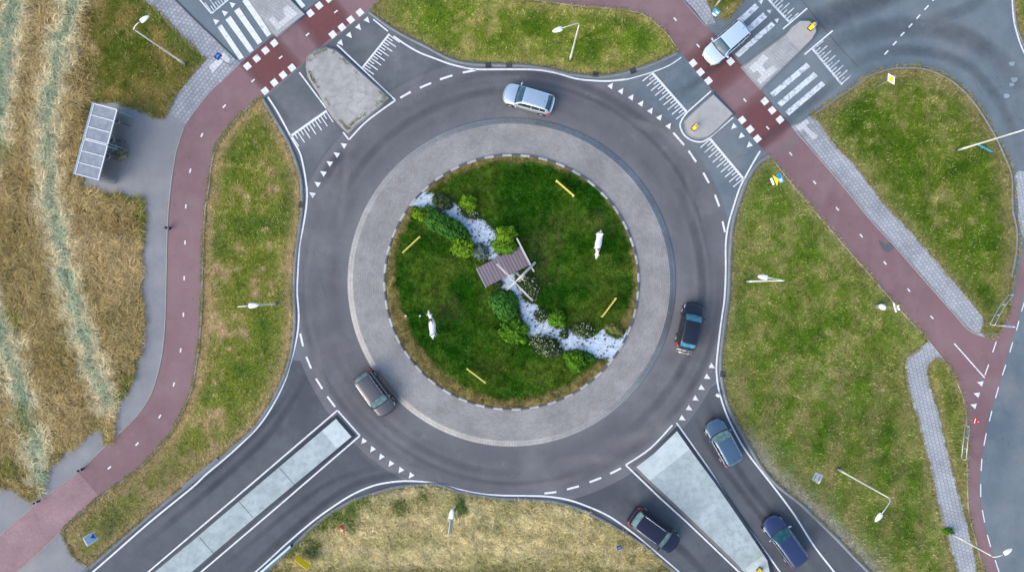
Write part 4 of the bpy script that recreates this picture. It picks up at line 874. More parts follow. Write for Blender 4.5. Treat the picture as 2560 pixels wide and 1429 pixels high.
# ------------------------------------------------------------------ street furniture
def lamp(base, h, head, label, rise=.35, bend=None, mat='pole', headlen=.75, tip=None):
    b = P(*base); root = empty('street_lamp', b, 0, label, 'street lamp', 'street lamps along the roads and paths')
    hd = PH(head[0], head[1], h+rise*.6)-b; hd.z = h+rise*.6
    MB().tube([(0, 0, -.05), (0, 0, 1.1), (0, 0, 1.12), (0, 0, h*.6), (0, 0, h-.3)], [.095, .095, .075, .06, .045], 12).build('pole', M[mat], root)
    MB().lathe([(.16, -.03), (.16, .04), (.11, .08)], 12).build('base', M['dark_metal'], root)
    flat = Vector((hd.x, hd.y, 0)); L = flat.length; u = flat.normalized() if L > .01 else Vector((1, 0, 0))
    e = u*(L-headlen*.5)
    pts = [Vector((0, 0, h-.32)), Vector((0, 0, h-.12)), u*min(.12, L*.1)+Vector((0, 0, h+.02)), u*min(.35, L*.25)+Vector((0, 0, h+rise*.35)), e*.7+Vector((0, 0, h+rise*.6)), e+Vector((0, 0, h+rise*.6))]
    MB().tube(pts, [.042, .042, .04, .036, .032, .03], 10).build('arm', M[mat], root)
    mb = MB(); n = 14; rot = Matrix.Rotation(math.atan2(u.y, u.x), 4, 'Z')
    def f(s, t):
        w = .17*(math.sin(math.pi*min(1, .12+.88*s)**.75)**.6)+.02; zz = .10*math.sin(math.pi*s)**.5
        return (rot @ Vector((headlen*(s-.5), w*math.cos(t), (zz*math.sin(t) if math.sin(t) > 0 else .03*math.sin(t)))))+Vector((hd.x, hd.y, hd.z))
    mb.grid(f, np.linspace(.02, .98, 10), np.linspace(0, 2*math.pi, 17)); hdo = mb.build('lamp_head', M['lamp_white'], root)
    mb = MB(); mb.lathe([(.02, -.055), (.11, -.05), (.12, -.03), (.1, -.02)], 14, Matrix.Translation((hd.x, hd.y, hd.z)) @ rot @ Matrix.Diagonal((1.6, 1, 1, 1))); mb.build('diffuser', M['glass_lamp'], hdo)
    return root
lamp((462,160), 7.8, (362,47), 'tall street lamp on the grass in the northwest corner, above the shelter')
lamp((1425,150), 8.0, (1393,75), 'tall street lamp on the north verge with arm bent left')
E2 = lamp((2395,375), 8.0, (2625,290), 'tall street lamp on the east grass leaning out of frame, carrying a blue sign')
lamp((690,759), 8.0, (634,763), 'street lamp on the west verge between roundabout and cycle path')
lamp((1867,703), 8.0, (1907,692), 'street lamp on the grass right of the roundabout ring')
lamp((1137,1272), 6.0, (1129,1284), 'shorter bluish street lamp on the straw verge at the bottom', mat='steel_blue')
lamp((2095,1172), 8.0, (2196,1293), 'street lamp on the southeast grass with arm curving back to a white head')
lamp((2380,1333), 5.0, (2520,1377), 'slim street lamp beside the right hand tiled footpath, head over the road')
def face(root_rot): return root_rot
def plate(mb, w, h, t, z, y=0.): mb.box((0, y, z), (w, t, h), bevel=.008); return mb
def toward(b): return math.atan2(-b.y, -b.x)+math.pi/2     # local -y looks towards the roundabout
def signpost(base, h, label, plates, cat='road sign', name='road_sign', rz=None, rad=.035, mat='steel', group=None):
    b = P(*base); root = empty(name, b, toward(b) if rz is None else rz, label, cat, group)
    MB().tube([(0, 0, -.05), (0, 0, h)], rad, 10).build('post', M[mat], root)
    for shape, w, ph, z, m, marks in plates:
        mb = MB()
        if shape == 'rect': mb.box((0, -.055, z), (w, .03, ph), bevel=.012)
        elif shape == 'disc': mb.lathe([(w/2, -.012), (w/2, .012)], 28, Matrix.Translation((0, -.055, z)) @ Matrix.Rotation(R(90), 4, 'X'))
        elif shape == 'diamond': mb.box((0, -.055, z), (w, .03, w), rot=Matrix.Rotation(R(45), 3, 'Y'), bevel=.01)
        elif shape == 'tri': mb.prism([(0, .58*w), (-.5*w, -.29*w), (.5*w, -.29*w)], -.012, .012, Matrix.Translation((0, -.055, z)) @ Matrix.Rotation(R(90), 4, 'X'))
        po = mb.build('sign_plate', M[m], root)
        for ms, mw, mh, dx, dz, mm in marks:
            mb = MB()
            if ms == 'rect': mb.box((dx, -.0735, z+dz), (mw, .006, mh))
            elif ms == 'disc': mb.lathe([(mw/2, -.003), (mw/2, .003)], 24, Matrix.Translation((dx, -.0735, z+dz)) @ Matrix.Rotation(R(90), 4, 'X'))
            elif ms == 'diamond': mb.box((dx, -.0735, z+dz), (mw, .006, mw), rot=Matrix.Rotation(R(45), 3, 'Y'))
            elif ms == 'tri': mb.prism([(0, .58*mw), (-.5*mw, -.29*mw), (.5*mw, -.29*mw)], -.003, .003, Matrix.Translation((dx, -.0735, z+dz)) @ Matrix.Rotation(R(90), 4, 'X'))
            mb.build('symbol', M[mm], po)
    return root
signpost((576,165), 2.9, 'small blue crossing sign on a thin pole by the northwest zebra', [('rect', .55, .85, 2.5, 'sign_blue', [('tri', .4, .4, 0, .1, 'sign_pale'), ('rect', .3, .1, 0, -.28, 'sign_cyan')])])
signpost((1770,58), 2.7, 'small cyan sign on a curved pole at the top by the silver car', [('rect', .55, .75, 2.45, 'sign_cyan', [('rect', .25, .25, .08, 0, 'sign_white')]), ('rect', .4, .25, 1.9, 'sign_white', [])])
signpost((1788,17), 3.0, 'tan wooden post at the top edge, above the cyan sign', [], name='wooden_post', cat='post', rad=.07, mat='beam')
signpost((1910,462), 4.0, 'signpost with stacked blue, yellow and white signs beside the right hand cycle path', [('rect', .75, .8, 3.6, 'sign_cyan', [('disc', .3, .3, -.17, .1, 'sign_blue'), ('rect', .22, .5, .15, 0, 'sign_white'), ('disc', .2, .2, -.17, -.25, 'sign_blue')]), ('tri', .95, .9, 2.75, 'sign_yellow', [('disc', .3, .3, 0, 0, 'yellow')]), ('rect', .6, .4, 1.95, 'sign_white', [('rect', .22, .12, 0, 0, 'sign_pale')])])
signpost((2178,225), 3.6, 'yellow diamond priority sign with white border on the east grass', [('diamond', .72, .72, 3.1, 'sign_white', [('diamond', .46, .46, 0, 0, 'sign_yellow')])])
signpost((2402,1041), 2.2, 'thin post with a red and white sign beside the right hand cycle path', [('disc', .55, .5, 1.85, 'red_paint', [('rect', .4, .11, 0, 0, 'sign_white')])])
signpost((2489,813), 2.2, 'thin white marker post with a blue plate at the end of the railing', [('rect', .12, 1.0, 1.65, 'sign_pale', [('rect', .05, .8, 0, 0, 'sign_blue')])], cat='marker post', name='marker_post', mat='lamp_white', rad=.03)
signpost((2202,767), 2.7, 'thin grey post with small white boards at the edge of the cycle path', [('rect', .75, .22, 2.0, 'sign_white', []), ('rect', .42, .30, 2.5, 'sign_white', [])], rz=R(105))
signpost((1545,1360), 1.2, 'small blue panel on a short post in the straw verge', [('rect', .42, .75, .8, 'sign_blue', [('rect', .26, .2, 0, .12, 'sign_pale')])])
def blade_sign():
    b = P(2436,362); root = empty('street_name_sign', (P(2395,375).x, P(2395,375).y, 2.35), R(-27), 'cyan street name blade fixed to the east lamp post', 'road sign')
    MB().box((.75, 0, 0), (1.2, .03, .24), bevel=.01).build('sign_plate', M['sign_cyan'], root); MB().box((.08, 0, 0), (.2, .05, .05)).build('bracket', M['steel'], root)
blade_sign()
def panel_sign(base, w, h0, h1, label, pm, marks=(), posts='steel', cat='road sign', name='panel_sign', frame=True):
    b = P(*base); root = empty(name, b, toward(b), label, cat)
    for s_ in (-1, 1): MB().tube([(s_*w/2, 0, -.05), (s_*w/2, 0, h1)], .03, 8).build('post', M[posts], root)
    p_ = MB().box((0, -.02, (h0+h1)/2), (w-.06, .03, h1-h0), bevel=.008).build('sign_plate', M[pm], root)
    if frame: MB().tube([(-w/2, 0, h1), (w/2, 0, h1)], .035, 8).build('top_rail', M[posts], root)
    for ms, mw, mh, dx, dz, mm in marks:
        mb = MB()
        if ms == 'tri': mb.prism([(0, .5*mh), (-.5*mw, -.5*mh), (.5*mw, -.5*mh)], -.004, .004, Matrix.Translation((dx, -.039, dz)) @ Matrix.Rotation(R(90), 4, 'X'))
        else: mb.box((dx, -.039, dz), (mw, .008, mh))
        mb.build('symbol', M[mm], p_)
    return root
panel_sign((248,1333), .72, .55, 1.85, 'blue and white information panel on two posts in the lower left grass', 'sign_pale', [('tri', .5, .55, .06, .92, 'sign_blue')], posts='lamp_white')
panel_sign((2020,1178), .72, 1.2, 2.4, 'white and blue panel sign on two posts in the southeast grass', 'sign_faded', [('rect', .4, .18, 0, 2.15, 'sign_faded_blue'), ('rect', .4, .18, .05, 1.5, 'sign_faded_blue')], posts='steel')
panel_sign((765,1395), 1.22, .45, 1.4, 'plain yellow board on two posts in the straw verge at the bottom', 'yellow', [('rect', .9, .1, 0, .95, 'sign_yellow')], posts='yellow', name='notice_board', cat='board', frame=False)
# low yellow boards on the island
BO = [((1412,472), 139, 'yellow board at the northeast rim of the island lawn'), ((1030,612), 43, 'yellow board at the west rim of the island lawn, left of the hedge'), ((1521,768), 53, 'yellow board at the east rim of the island lawn, below the cow statue'), ((1191,937), 143, 'yellow board at the south rim of the island lawn')]
first = None
for q, a, lb in BO:
    b = PH(*q, .5)
    if first is None:
        first = root = empty('low_board', b, R(a), lb, 'board', 'yellow boards round the island lawn')
        MB().box((0, 0, .62), (1.95, .05, .55), bevel=.006).build('board', M['yellow_pale'], root); MB().box((0, 0, .92), (1.97, .08, .045), bevel=.01).build('top_cap', M['yellow_top'], root)
        for s_ in (-1, 1): MB().box((s_*.93, 0, .38), (.07, .10, .98), bevel=.01).build('post', M['yellow_top'], root)
    else:
        root = copy_tree(first); root.location = b; root.rotation_euler = (0, 0, R(a)); tag(root, lb)
    root.location.z = .1
# refuge bollards
def bollard_sign(q, label, rz):
    b = P(*q, .13); root = empty('illuminated_bollard', b, rz, label, 'bollard', 'yellow bollards on the traffic islands')
    MB().box((0, 0, .40), (.34, .30, .84), bevel=.05).build('body', M['yellow'], root); MB().box((0, 0, .03), (.44, .40, .1), bevel=.02).build('base', M['dark_metal'], root)
    d = MB().lathe([(.24, -.02), (.24, .02)], 24, Matrix.Translation((0, .0, 1.08)) @ Matrix.Rotation(R(90), 4, 'X')).build('sign_plate', M['sign_blue'], root)
    MB().box((0, -.025, 1.08), (.08, .012, .3), rot=Matrix.Rotation(R(45), 3, 'Y')).build('arrow', M['sign_white'], d); return root
bollard_sign((1734,321), 'yellow bollard with blue sign on the small round nosed refuge', R(50))
bollard_sign((2024,72), 'yellow bollard with sign at the round tip of the northeast refuge', R(-130))
bollard_sign((1897,1422), 'yellow bollard at the tail of the southeast concrete island', R(-130))
def post_bollard(q, label, mat, h=.9, r=.09, cat='bollard'):
    root = empty('bollard', P(*q, .0), 0, label, cat); MB().lathe([(r, -.03), (r, h-.14), (r*.9, h-.05), (r*.5, h)], 14).build('body', M[mat], root); MB().lathe([(r*1.06, h-.3), (r*1.06, h-.2)], 14).build('band', M['sign_white'], root)
post_bollard((1793,986), 'round topped white bollard on the edge line right of the ring', 'lamp_white', .5, .15)
post_bollard((425,571), 'black bollard on the edge of the left hand cycle path', 'black', .8, .12)
post_bollard((208,1171), 'black bollard beside the cycle path where the pink bricks begin', 'black', .8, .10)
post_bollard((99,1251), 'black bollard at lower left where the hay meets the cycle path', 'black', .8, .08)
def bin_():
    root = empty('litter_bin', P(2193,766), R(-25), 'white oval topped bin in the grass left of the cycle path', 'bin')
    MB().lathe([(.2, -.03), (.24, .1), (.25, .75), (.2, .8)], 20, Matrix.Diagonal((1.15, .8, 1, 1))).build('body', M['steel'], root)
    MB().lathe([(.28, .78), (.29, .83), (.24, .90), (.1, .93)], 24, Matrix.Diagonal((1.15, .8, 1, 1))).build('lid', M['lamp_white'], root)
bin_()
# drains
first = None
for (q, a, lb) in (((753,512), 88, 'drain grate in the gutter on the left of the ring'), ((1221,164), 2, 'drain grate in the north gutter, leftmost of a row of four'), ((1273,163), 2, 'drain grate in the north gutter, second from the left'), ((1489,187), -2, 'drain grate in the north gutter below the verge lamp, third from the left'), ((1582,178), 18, 'drain grate in the north gutter, rightmost of a row of four'), ((1806,934), 86, 'drain grate in the gutter right of the ring')):
    if first is None:
        first = root = empty('drain_grate', P(*q, .09), R(a), lb, 'drain', 'drain grates in the gutters')
        MB().box((0, 0, .0), (.48, .06, .03)).box((0, .19, 0), (.48, .04, .03)).box((0, -.19, 0), (.48, .04, .03)).box((.22, 0, 0), (.04, .42, .028)).box((-.22, 0, 0), (.04, .42, .028)).build('frame', M['dark_metal'], root)
        m = MB()
        for k in range(-4, 5): m.box((k*.045, 0, .0), (.02, .36, .022))
        m.build('bars', M['grate'], root); MB().box((0, 0, -.02), (.46, .40, .02)).build('sump', M['black'], root)
    else: root = copy_tree(first); root.location = P(*q, .09); root.rotation_euler = (0, 0, R(a)); tag(root, lb)
# railings
def railing(pts, label, h=1.0):
    g = [P(*q) for q in pts]; o = g[0]; root = empty('railing', o, 0, label, 'railing'); L = [q-o for q in g]
    for z in (h, h*.45): MB().tube([(q.x, q.y, z) for q in L], .03, 8).build('rail', M['steel'], root)
    for k in np.linspace(0, len(L)-1, 4):
        i = min(int(k), len(L)-2); q = L[i].lerp(L[i+1], k-i); MB().tube([(q.x, q.y, -.05), (q.x, q.y, h)], .032, 8).build('post', M['steel'], root)
railing(cr([(2466,811),(2478,786),(2493,761),(2513,737)], 3), 'curved steel railing in the corner grass by the right hand cycle path')
railing([(2404,1060),(2399,1102),(2395,1142)], 'straight steel railing beside the grass strip on the right')
def barrier(pts, label):
    g = [P(*q) for q in pts]; o = g[0]; root = empty('crash_barrier', o, 0, label, 'crash barrier'); d = g[-1]-o; n = Vector((-d.y, d.x, 0)).normalized(); L = d.length; u = d.normalized()
    prof = [(-.0, .42), (.06, .47), (.06, .53), (0, .58), (.06, .63), (.06, .69), (0, .75), (-.14, .76), (-.14, .74), (-.03, .72)]
    mb = MB(); mb.grid(lambda s, k: u*(L*s)+n*prof[int(k)][0]+Vector((0, 0, prof[int(k)][1])), [0, .5, 1], range(len(prof)), False); mb.build('beam', M['steel_blue'], root)
    for k in np.arange(.3, L, 1.9):
        q = u*k-n*.10; MB().box((q.x, q.y, .34), (.08, .08, .76)).build('post', M['steel'], root)
    MB().box((-.0, 0, .56)-u*.0 if False else Vector((0, 0, .58)), (.12, .16, .36), bevel=.03).build('end_cap', M['black'], root)
barrier([(735,1357),(650,1432),(520,1545)], 'blue grey steel crash barrier along the bottom road edge')
root = empty('concrete_slab', P(502,1181), math.atan2(1218-1145, 547-457), 'pale concrete gutter slab along the southwest road edge', 'slab'); MB().box((0, 0, .05), (3.8, .28, .2), bevel=.02).build('slab', M['kerb'], root)
def cone():
    root = empty('traffic_cone', P(858,1323,.06), R(-65), 'orange traffic cone lying in the straw verge', 'cone')
    MB().lathe([(.14, 0), (.10, .25), (.04, .68), (.03, .72)], 16, Matrix.Translation((-.35, 0, .14)) @ Matrix.Rotation(R(90), 4, 'Y')).build('body', M['orange'], root)
    MB().lathe([(.105, .26), (.085, .36)], 16, Matrix.Translation((-.35, 0, .14)) @ Matrix.Rotation(R(90), 4, 'Y')).build('band', M['sign_white'], root)
    MB().box((-.37, 0, .16), (.04, .38, .38), bevel=.01).build('base', M['red_paint'], root)
cone()
for q, lb in (((1015,789), 'small white stone near the kerb left of the lower cow statue'), ((1051,789), 'small white stone next to the lower cow statue')):
    root = empty('white_stone', P(*q, .14), 0, lb, 'stone'); MB().lathe([(.04, -.02), (.085, .03), (.08, .08), (.03, .11)], 10, Matrix.Diagonal((1.2, .9, 1, 1))).build('stone', M['sign_white'], root)
# ------------------------------------------------------------------ shelter + bicycles
def shelter():
    h = 2.45; k = (HC-h)/HC
    c = [PH(235,256,h), PH(294,274,h), PH(247,449,h), PH(187,438,h)]; o = (c[0]+c[1]+c[2]+c[3])/4
    ax = ((c[2]+c[3])/2-(c[0]+c[1])/2); L = ax.length; u = ax.normalized(); n = Vector((-u.y, u.x, 0)); W = ((c[1]+c[2])/2-(c[0]+c[3])/2).length
    rz = math.atan2(u.y, u.x); root = empty('cycle_shelter', o, rz, 'two bay shelter with a flat translucent roof on steel posts beside the left footpath', 'shelter')
    # local x runs down the length, local y towards the open front
    for s_ in (-1, 1):
        cx = s_*L/4; Lb = L/2-.06
        MB().box((cx, 0, h), (Lb-.04, W-.06, .025)).build('roof_panel', M['roofglass'], root)
        fr = MB(); fr.box((cx, W/2-.03, h+.01), (Lb, .06, .08)).box((cx, -W/2+.03, h+.01), (Lb, .06, .08))
        for e in (-1, 1): fr.box((cx+e*(Lb/2-.03), 0, h+.012), (.06, W-.12, .08))
        fr.build('roof_frame', M['lamp_white'], root)
        b_ = MB()
        for q in (-1/6, 1/6): b_.box((cx+q*Lb, 0, h+.03), (.05, W-.14, .05))
        b_.build('glazing_bar', M['lamp_white'], root)
        for e in (-1, 1):
            for f_ in (-1, 1): MB().box((cx+e*(Lb/2-.08), f_*(W/2-.12), h/2-.02), (.07, .07, h-.0), bevel=.008).build('post', M['steel_blue'], root)
    MB().box((0, -W/2-.05, h+.0), (L+.1, .07, .16)).build('gutter', M['steel_blue'], root)
    MB().box((0, -W/2+.09, 1.1), (L-.2, .015, 1.7)).build('back_panel', M['roofglass'], root)
    for e in (-1, 1): MB().box((e*(L/2+.0), 0, 1.2), (.02, W-.3, 1.9)).build('side_panel', M['roofglass'], root)
    return o, rz, L, W
so, srz, sL, sW = shelter()
def torus(mb, c, R_, r, ax, n=28, m=8):
    def f(u, v):
        p = Vector(((R_+r*math.cos(v))*math.cos(u), r*math.sin(v), (R_+r*math.cos(v))*math.sin(u))); return p+Vector(c)
    mb.grid(f, np.linspace(0, 2*math.pi, n+1), np.linspace(0, 2*math.pi, m+1))
def bicycle(loc, rz, label, frame):
    root = empty('bicycle', loc, rz, label, 'bicycle', 'bicycles parked at the shelter')
    for x in (-.53, .53):
        w = MB(); torus(w, (x, 0, .35), .325, .022, 0); wh = w.build('wheel', M['black'], root)
        sp = MB()
        for k in range(10): a = k*math.pi/10; sp.tube([(x+.31*math.cos(a), 0, .35+.31*math.sin(a)), (x-.31*math.cos(a), 0, .35-.31*math.sin(a))], .004, 4)
        sp.build('spokes', M['steel'], wh)
        fd = MB(); fd.grid(lambda a, v: Vector((x+.37*math.cos(a), v, .35+.37*math.sin(a))), np.linspace(.2, 2.6, 12), (-.03, 0, .03)); fd.build('mudguard', M['dark_metal'], root)
    f = MB(); bb = (-.08, 0, .30); st = (-.22, 0, .82); hd = (.36, 0, .86); rr = (-.53, 0, .35); fr = (.53, 0, .35)
    for a, b in ((bb, st), (bb, hd), (st, hd), (bb, rr), (st, rr), (hd, fr)): f.tube([a, b], .018, 8)
    f.tube([st, (-.24, 0, .93)], .014, 8).tube([hd, (.34, 0, 1.02)], .015, 8).build('frame', frame, root)
    MB().box((-.26, 0, .96), (.26, .15, .06), bevel=.025).build('saddle', M['black'], root)
    MB().tube([(.16, .29, 1.04), (.28, .27, 1.06), (.35, .1, 1.04), (.35, -.1, 1.04), (.28, -.27, 1.06), (.16, -.29, 1.04)], .014, 8).build('handlebar', M['steel'], root)
    MB().box((-.55, 0, .76), (.34, .13, .02)).build('carrier', M['dark_metal'], root)
    MB().tube([(-.08, .09, .30), (-.08, -.09, .30)], .05, 10).tube([(-.08, .06, .30), (.02, .1, .16)], .012, 6).tube([(-.08, -.06, .30), (-.18, -.1, .44)], .012, 6).build('crank', M['steel'], root)
front = Vector((math.cos(srz+math.pi/2), math.sin(srz+math.pi/2), 0)); alongv = Vector((math.cos(srz), math.sin(srz), 0))
fr1 = simple('frame_black', (.03,.03,.035), .35, .3); fr2 = simple('frame_blue', (.05,.09,.14), .35, .3); fr3 = simple('frame_green', (.05,.09,.06), .35, .3)
for px, py, a, lb, fm in ((296,304,-6, 'black bicycle at the upper bay of the shelter', fr1), (283,350,12, 'dark blue bicycle near the middle of the shelter', fr2), (288,368,-14, 'green bicycle under the gap between the two shelter bays', fr3), (272,392,-3, 'black bicycle at the lower bay of the shelter', fr1)):
    b = PH(px, py, .6); bicycle(Vector((b.x, b.y, .02)), srz+math.pi/2+R(a), lb, fm)
def weed_heap():
    shrub('weed_clump', 'pale dry weed heap in front of the shelter', 305, 383, 18, 15, .35, -20, ((.17,.15,.10), (.36,.33,.24)), 520, .09, zb=0., cat='weeds', lump=.8)
weed_heap()
# ------------------------------------------------------------------ bridge and little windmill
def bridge():
    A, B, C_, D = P(1193,670), P(1214,718), P(1321,664), P(1300,616); o = (A+B+C_+D)/4; u = ((C_+D)/2-(A+B)/2); L = u.length; W = ((B+C_)/2-(A+D)/2).length; u.normalize(); rz = math.atan2(u.y, u.x)
    root = empty('plank_bridge', (o.x, o.y, .14), rz, 'purple grey plank bridge across the gravel stream on the island', 'bridge')
    n = 15; w = L/n; m = MB(); m2 = MB()
    for i in range(n):
        x = -L/2+w*(i+.5); m.box((x, 0, .34+.004*math.sin(i*5)), (w-.035, W+.02*math.sin(i*3.1), .05), bevel=.006)
        if i: m2.box((x-w/2, 0, .335), (.045, W-.01, .045))
    m2.box((-L/2-.01, 0, .33), (.07, W+.04, .10)).box((L/2+.01, 0, .33), (.05, W+.04, .10))
    m.build('deck', M['plank'], root); m2.build('batten', M['plank_edge'], root)
    for s_ in (-1, 1): MB().box((0, s_*(W/2-.15), .20), (L-.1, .12, .22)).build('bearer', M['beam'], root)
bridge()
def windmill():
    hz = 2.35; hub = PH(1292,701,hz); low = PH(1338,656,1.1); o = Vector((hub.x, hub.y, .14)); root = empty('windmill', o, 0, 'small wooden drainage windmill with crossed sails beside the plank bridge', 'windmill')
    H_ = Vector((0, 0, hz-.14)); Lw = Vector((low.x-hub.x, low.y-hub.y, .95)); d = (Lw-H_).normalized(); ext = H_-d*.45
    m = MB(); m.tube([ext, H_], .07, 12); m.tube([H_, Lw], [.085, .11], 8); m.build('shaft', M['beam'], root)
    side = Vector((-d.y, d.x, 0)).normalized(); upv = side.cross(d).normalized()
    if upv.z < 0: upv = -upv
    s1 = (Vector(PH(1336,749,hz))-Vector(PH(1248,662,hz))).normalized()
    ctr = H_-d*.25
    for dirv, tot in ((s1, 2.05), (upv, 1.75)):
        nrm = d
        for s_ in (-1, 1):
            sa = MB(); tip = ctr+dirv*s_*tot; sa.tube([ctr, tip], [.044, .03], 8); so_ = sa.build('sail', M['sail'], root)
            lat = MB(); wv = nrm.cross(dirv*s_).normalized()
            lat.tube([ctr+dirv*s_*.5+wv*.2, tip+wv*.2], .014, 6)
            lat.tube([ctr+dirv*s_*.5+wv*.1, tip+wv*.1], .012, 6)
            for k in np.linspace(.5, tot, 7): lat.tube([ctr+dirv*s_*k, ctr+dirv*s_*k+wv*.2], .008, 6)
            lat.build('lattice', M['sail'], so_)
    MB().lathe([(.05, -.12), (.13, -.09), (.13, .09), (.05, .12)], 12, Matrix.Translation(ctr) @ d.to_track_quat('Z', 'Y').to_matrix().to_4x4()).build('hub', M['beam'], root)
    for s_ in (-1, 1): MB().tube([side*s_*.6+d*.5+Vector((0, 0, -H_.z*0-.05-d.z*.5)), H_+d*.5-Vector((0, 0, .08))], .05, 8).build('trestle_leg', M['beam'], root)
    MB().tube([Lw-Vector((0, 0, .1)), Vector((Lw.x, Lw.y, -.05))], .06, 8).build('rear_post', M['beam'], root)
windmill()
def rail_beam():
    a, b = PH(1292,595,1.1), PH(1335,679,1.1); o = (a+b)/2; v = b-a; root = empty('timber_rail', (o.x, o.y, .13), math.atan2(v.y, v.x), 'long grey timber rail on posts at the east end of the plank bridge', 'rail')
    MB().box((0, 0, .97), (v.length, .13, .12), bevel=.015).build('beam', M['beam'], root)
    for s_ in (-1, 0, 1): MB().box((s_*v.length*.42, 0, .45), (.1, .1, .96), bevel=.01).build('post', M['beam'], root)
rail_beam()
# ------------------------------------------------------------------ cows
def cowmat(name, thr):
    t = NT(name); n = t.noise(2.1, 2, .4, t.O()); col = t.ramp(n, [(thr, (.70,.69,.67)), (thr+.015, (.022,.022,.024))]); n2 = t.noise(9, 3, .6, t.O())
    return t.done(t.mix(1., col, t.ramp(n2, [(.3, .85), (.7, 1.05)]), 'MULTIPLY'), .55, 0, .4)
def cow(q, a, label, thr, headdown):
    b = PH(*q, 1.0); root = empty('cow_statue', (b.x, b.y, .13), R(a), label, 'statue', 'cow statues on the island lawn')
    V = []; E = []; RD = []
    def add(p, r, par=None):
        V.append(p); RD.append(r)
        if par is not None: E.append((par, len(V)-1))
        return len(V)-1
    hipc = add((-.45, 0, 1.08), (.27, .27)); rump = add((-.78, 0, 1.10), (.21, .22), hipc); mid = add((-.08, 0, 1.02), (.30, .31), hipc); sh = add((.35, 0, 1.06), (.26, .29), mid); nb = add((.62, 0, 1.14), (.17, .19), sh)
    if headdown: pts = [((.88, .02, 1.0), .12), ((1.06, .04, .86), .125), ((1.24, .05, .74), .085), ((1.32, .05, .69), .075)]
    else: pts = [((.86, .06, 1.28), .12), ((1.03, .10, 1.34), .125), ((1.22, .13, 1.26), .085), ((1.31, .14, 1.22), .075)]
    p = nb; hd = None
    for k, (c, r) in enumerate(pts):
        p = add(c, (r, r), p)
        if k == 1: hd = p
    hc = V[hd]
    for s_ in (-1, 1):
        e = add((hc[0]-.04, hc[1]+s_*.14, hc[2]+.04), (.035, .03), hd); add((hc[0]-.07, hc[1]+s_*.25, hc[2]+.02), (.03, .018), e)
    for s_, o in ((-1, .04), (1, -.05)):
        k = add((.38+o, s_*.17, .74), (.095, .085), sh); k = add((.40+o, s_*.17, .44), (.06, .055), k); k = add((.38+o, s_*.17, .16), (.042, .04), k); add((.42+o, s_*.17, .02), (.06, .05), k)
        k = add((-.62-o, s_*.17, .80), (.14, .10), rump); k = add((-.56-o, s_*.18, .58), (.08, .07), k); k = add((-.72-o, s_*.18, .40), (.055, .05), k); k = add((-.68-o, s_*.18, .14), (.042, .04), k); add((-.63-o, s_*.18, .02), (.06, .05), k)
    k = add((-.98, .02, 1.12), (.04, .04), rump); k = add((-1.04, .05, .85), (.028, .028), k); add((-1.05, .08, .5), (.045, .045), k)
    me = bpy.data.meshes.new('body'); me.from_pydata(V, E, []); o = link('body', me, root, [cowmat('cow_hide', thr)])
    md = o.modifiers.new('Skin', 'SKIN'); md.use_smooth_shade = True
    for i, d_ in enumerate(me.skin_vertices[0].data): d_.radius = RD[i]; d_.use_root = (i == 0)
    sm_ = o.modifiers.new('Subsurf', 'SUBSURF'); sm_.levels = 2; sm_.render_levels = 2
    for s_ in (-1, 1):
        MB().tube([(hc[0]-.05, hc[1]+s_*.07, hc[2]+.09), (hc[0]-.05, hc[1]+s_*.15, hc[2]+.15), (hc[0]-.01, hc[1]+s_*.19, hc[2]+.22)], [.024, .018, .006], 8).build('horn', M['plank_edge'], root)
        MB().lathe([(.006, -.018), (.02, 0), (.006, .018)], 10, Matrix.Translation((hc[0]+.07, hc[1]+s_*.115, hc[2]+.03))).build('eye', M['black'], root)
    hx = V[pts and hd+2]; MB().lathe([(.03, -.05), (.075, -.03), (.075, .03), (.03, .05)], 12, Matrix.Translation((pts[3][0][0]+.03, pts[3][0][1], pts[3][0][2])) @ Matrix.Rotation(R(80), 4, 'Y')).build('muzzle', M['plank'], root)
    MB().lathe([(.05, .5), (.14, .58), (.16, .72)], 14, Matrix.Translation((-.42, 0, .02))).build('udder', M['beam'], root)
    return root
cow((1081,815), 96, 'white cow statue with black patches on the lower left of the island lawn', .60, False)
cow((1496,606), -99, 'plain white cow statue with lowered head on the right of the island lawn', .66, True)
# ------------------------------------------------------------------ cars
GLASS = NT('car_glass').done((.030, .048, .058), .06, 0, .9)
def glassm(name, c):
    t = NT(name); n = t.noise(2.5, 3, .5, t.O()); return t.done(t.ramp(n, [(.35, tuple(x*.65 for x in c)), (.65, tuple(x*1.25 for x in c))]), .05, 0, .35, 0.)
def carpaint(name, c, metal=.5, rough=.32, coat=.8):
    t = NT(name); n = t.noise(1.2, 2, .5, t.O()); m = t.done(t.ramp(n, [(.3, tuple(x*.93 for x in c)), (.7, c)]), rough, metal, .5, coat); return m
M['chrome'] = simple('chrome_trim', (.75,.76,.78), .15, .9, .05); M['tail'] = simple('tail_lamp_red', (.42,.012,.016), .2, 0, .1, coat=.6); M['headl'] = simple('headlamp', (.70,.74,.78), .12, .2, .05, coat=.6); M['rim'] = simple('alloy_rim', (.50,.51,.53), .3, .8, .08)
def ss(a, b, x): t = min(1, max(0, (x-a)/(b-a))); return t*t*(3-2*t)
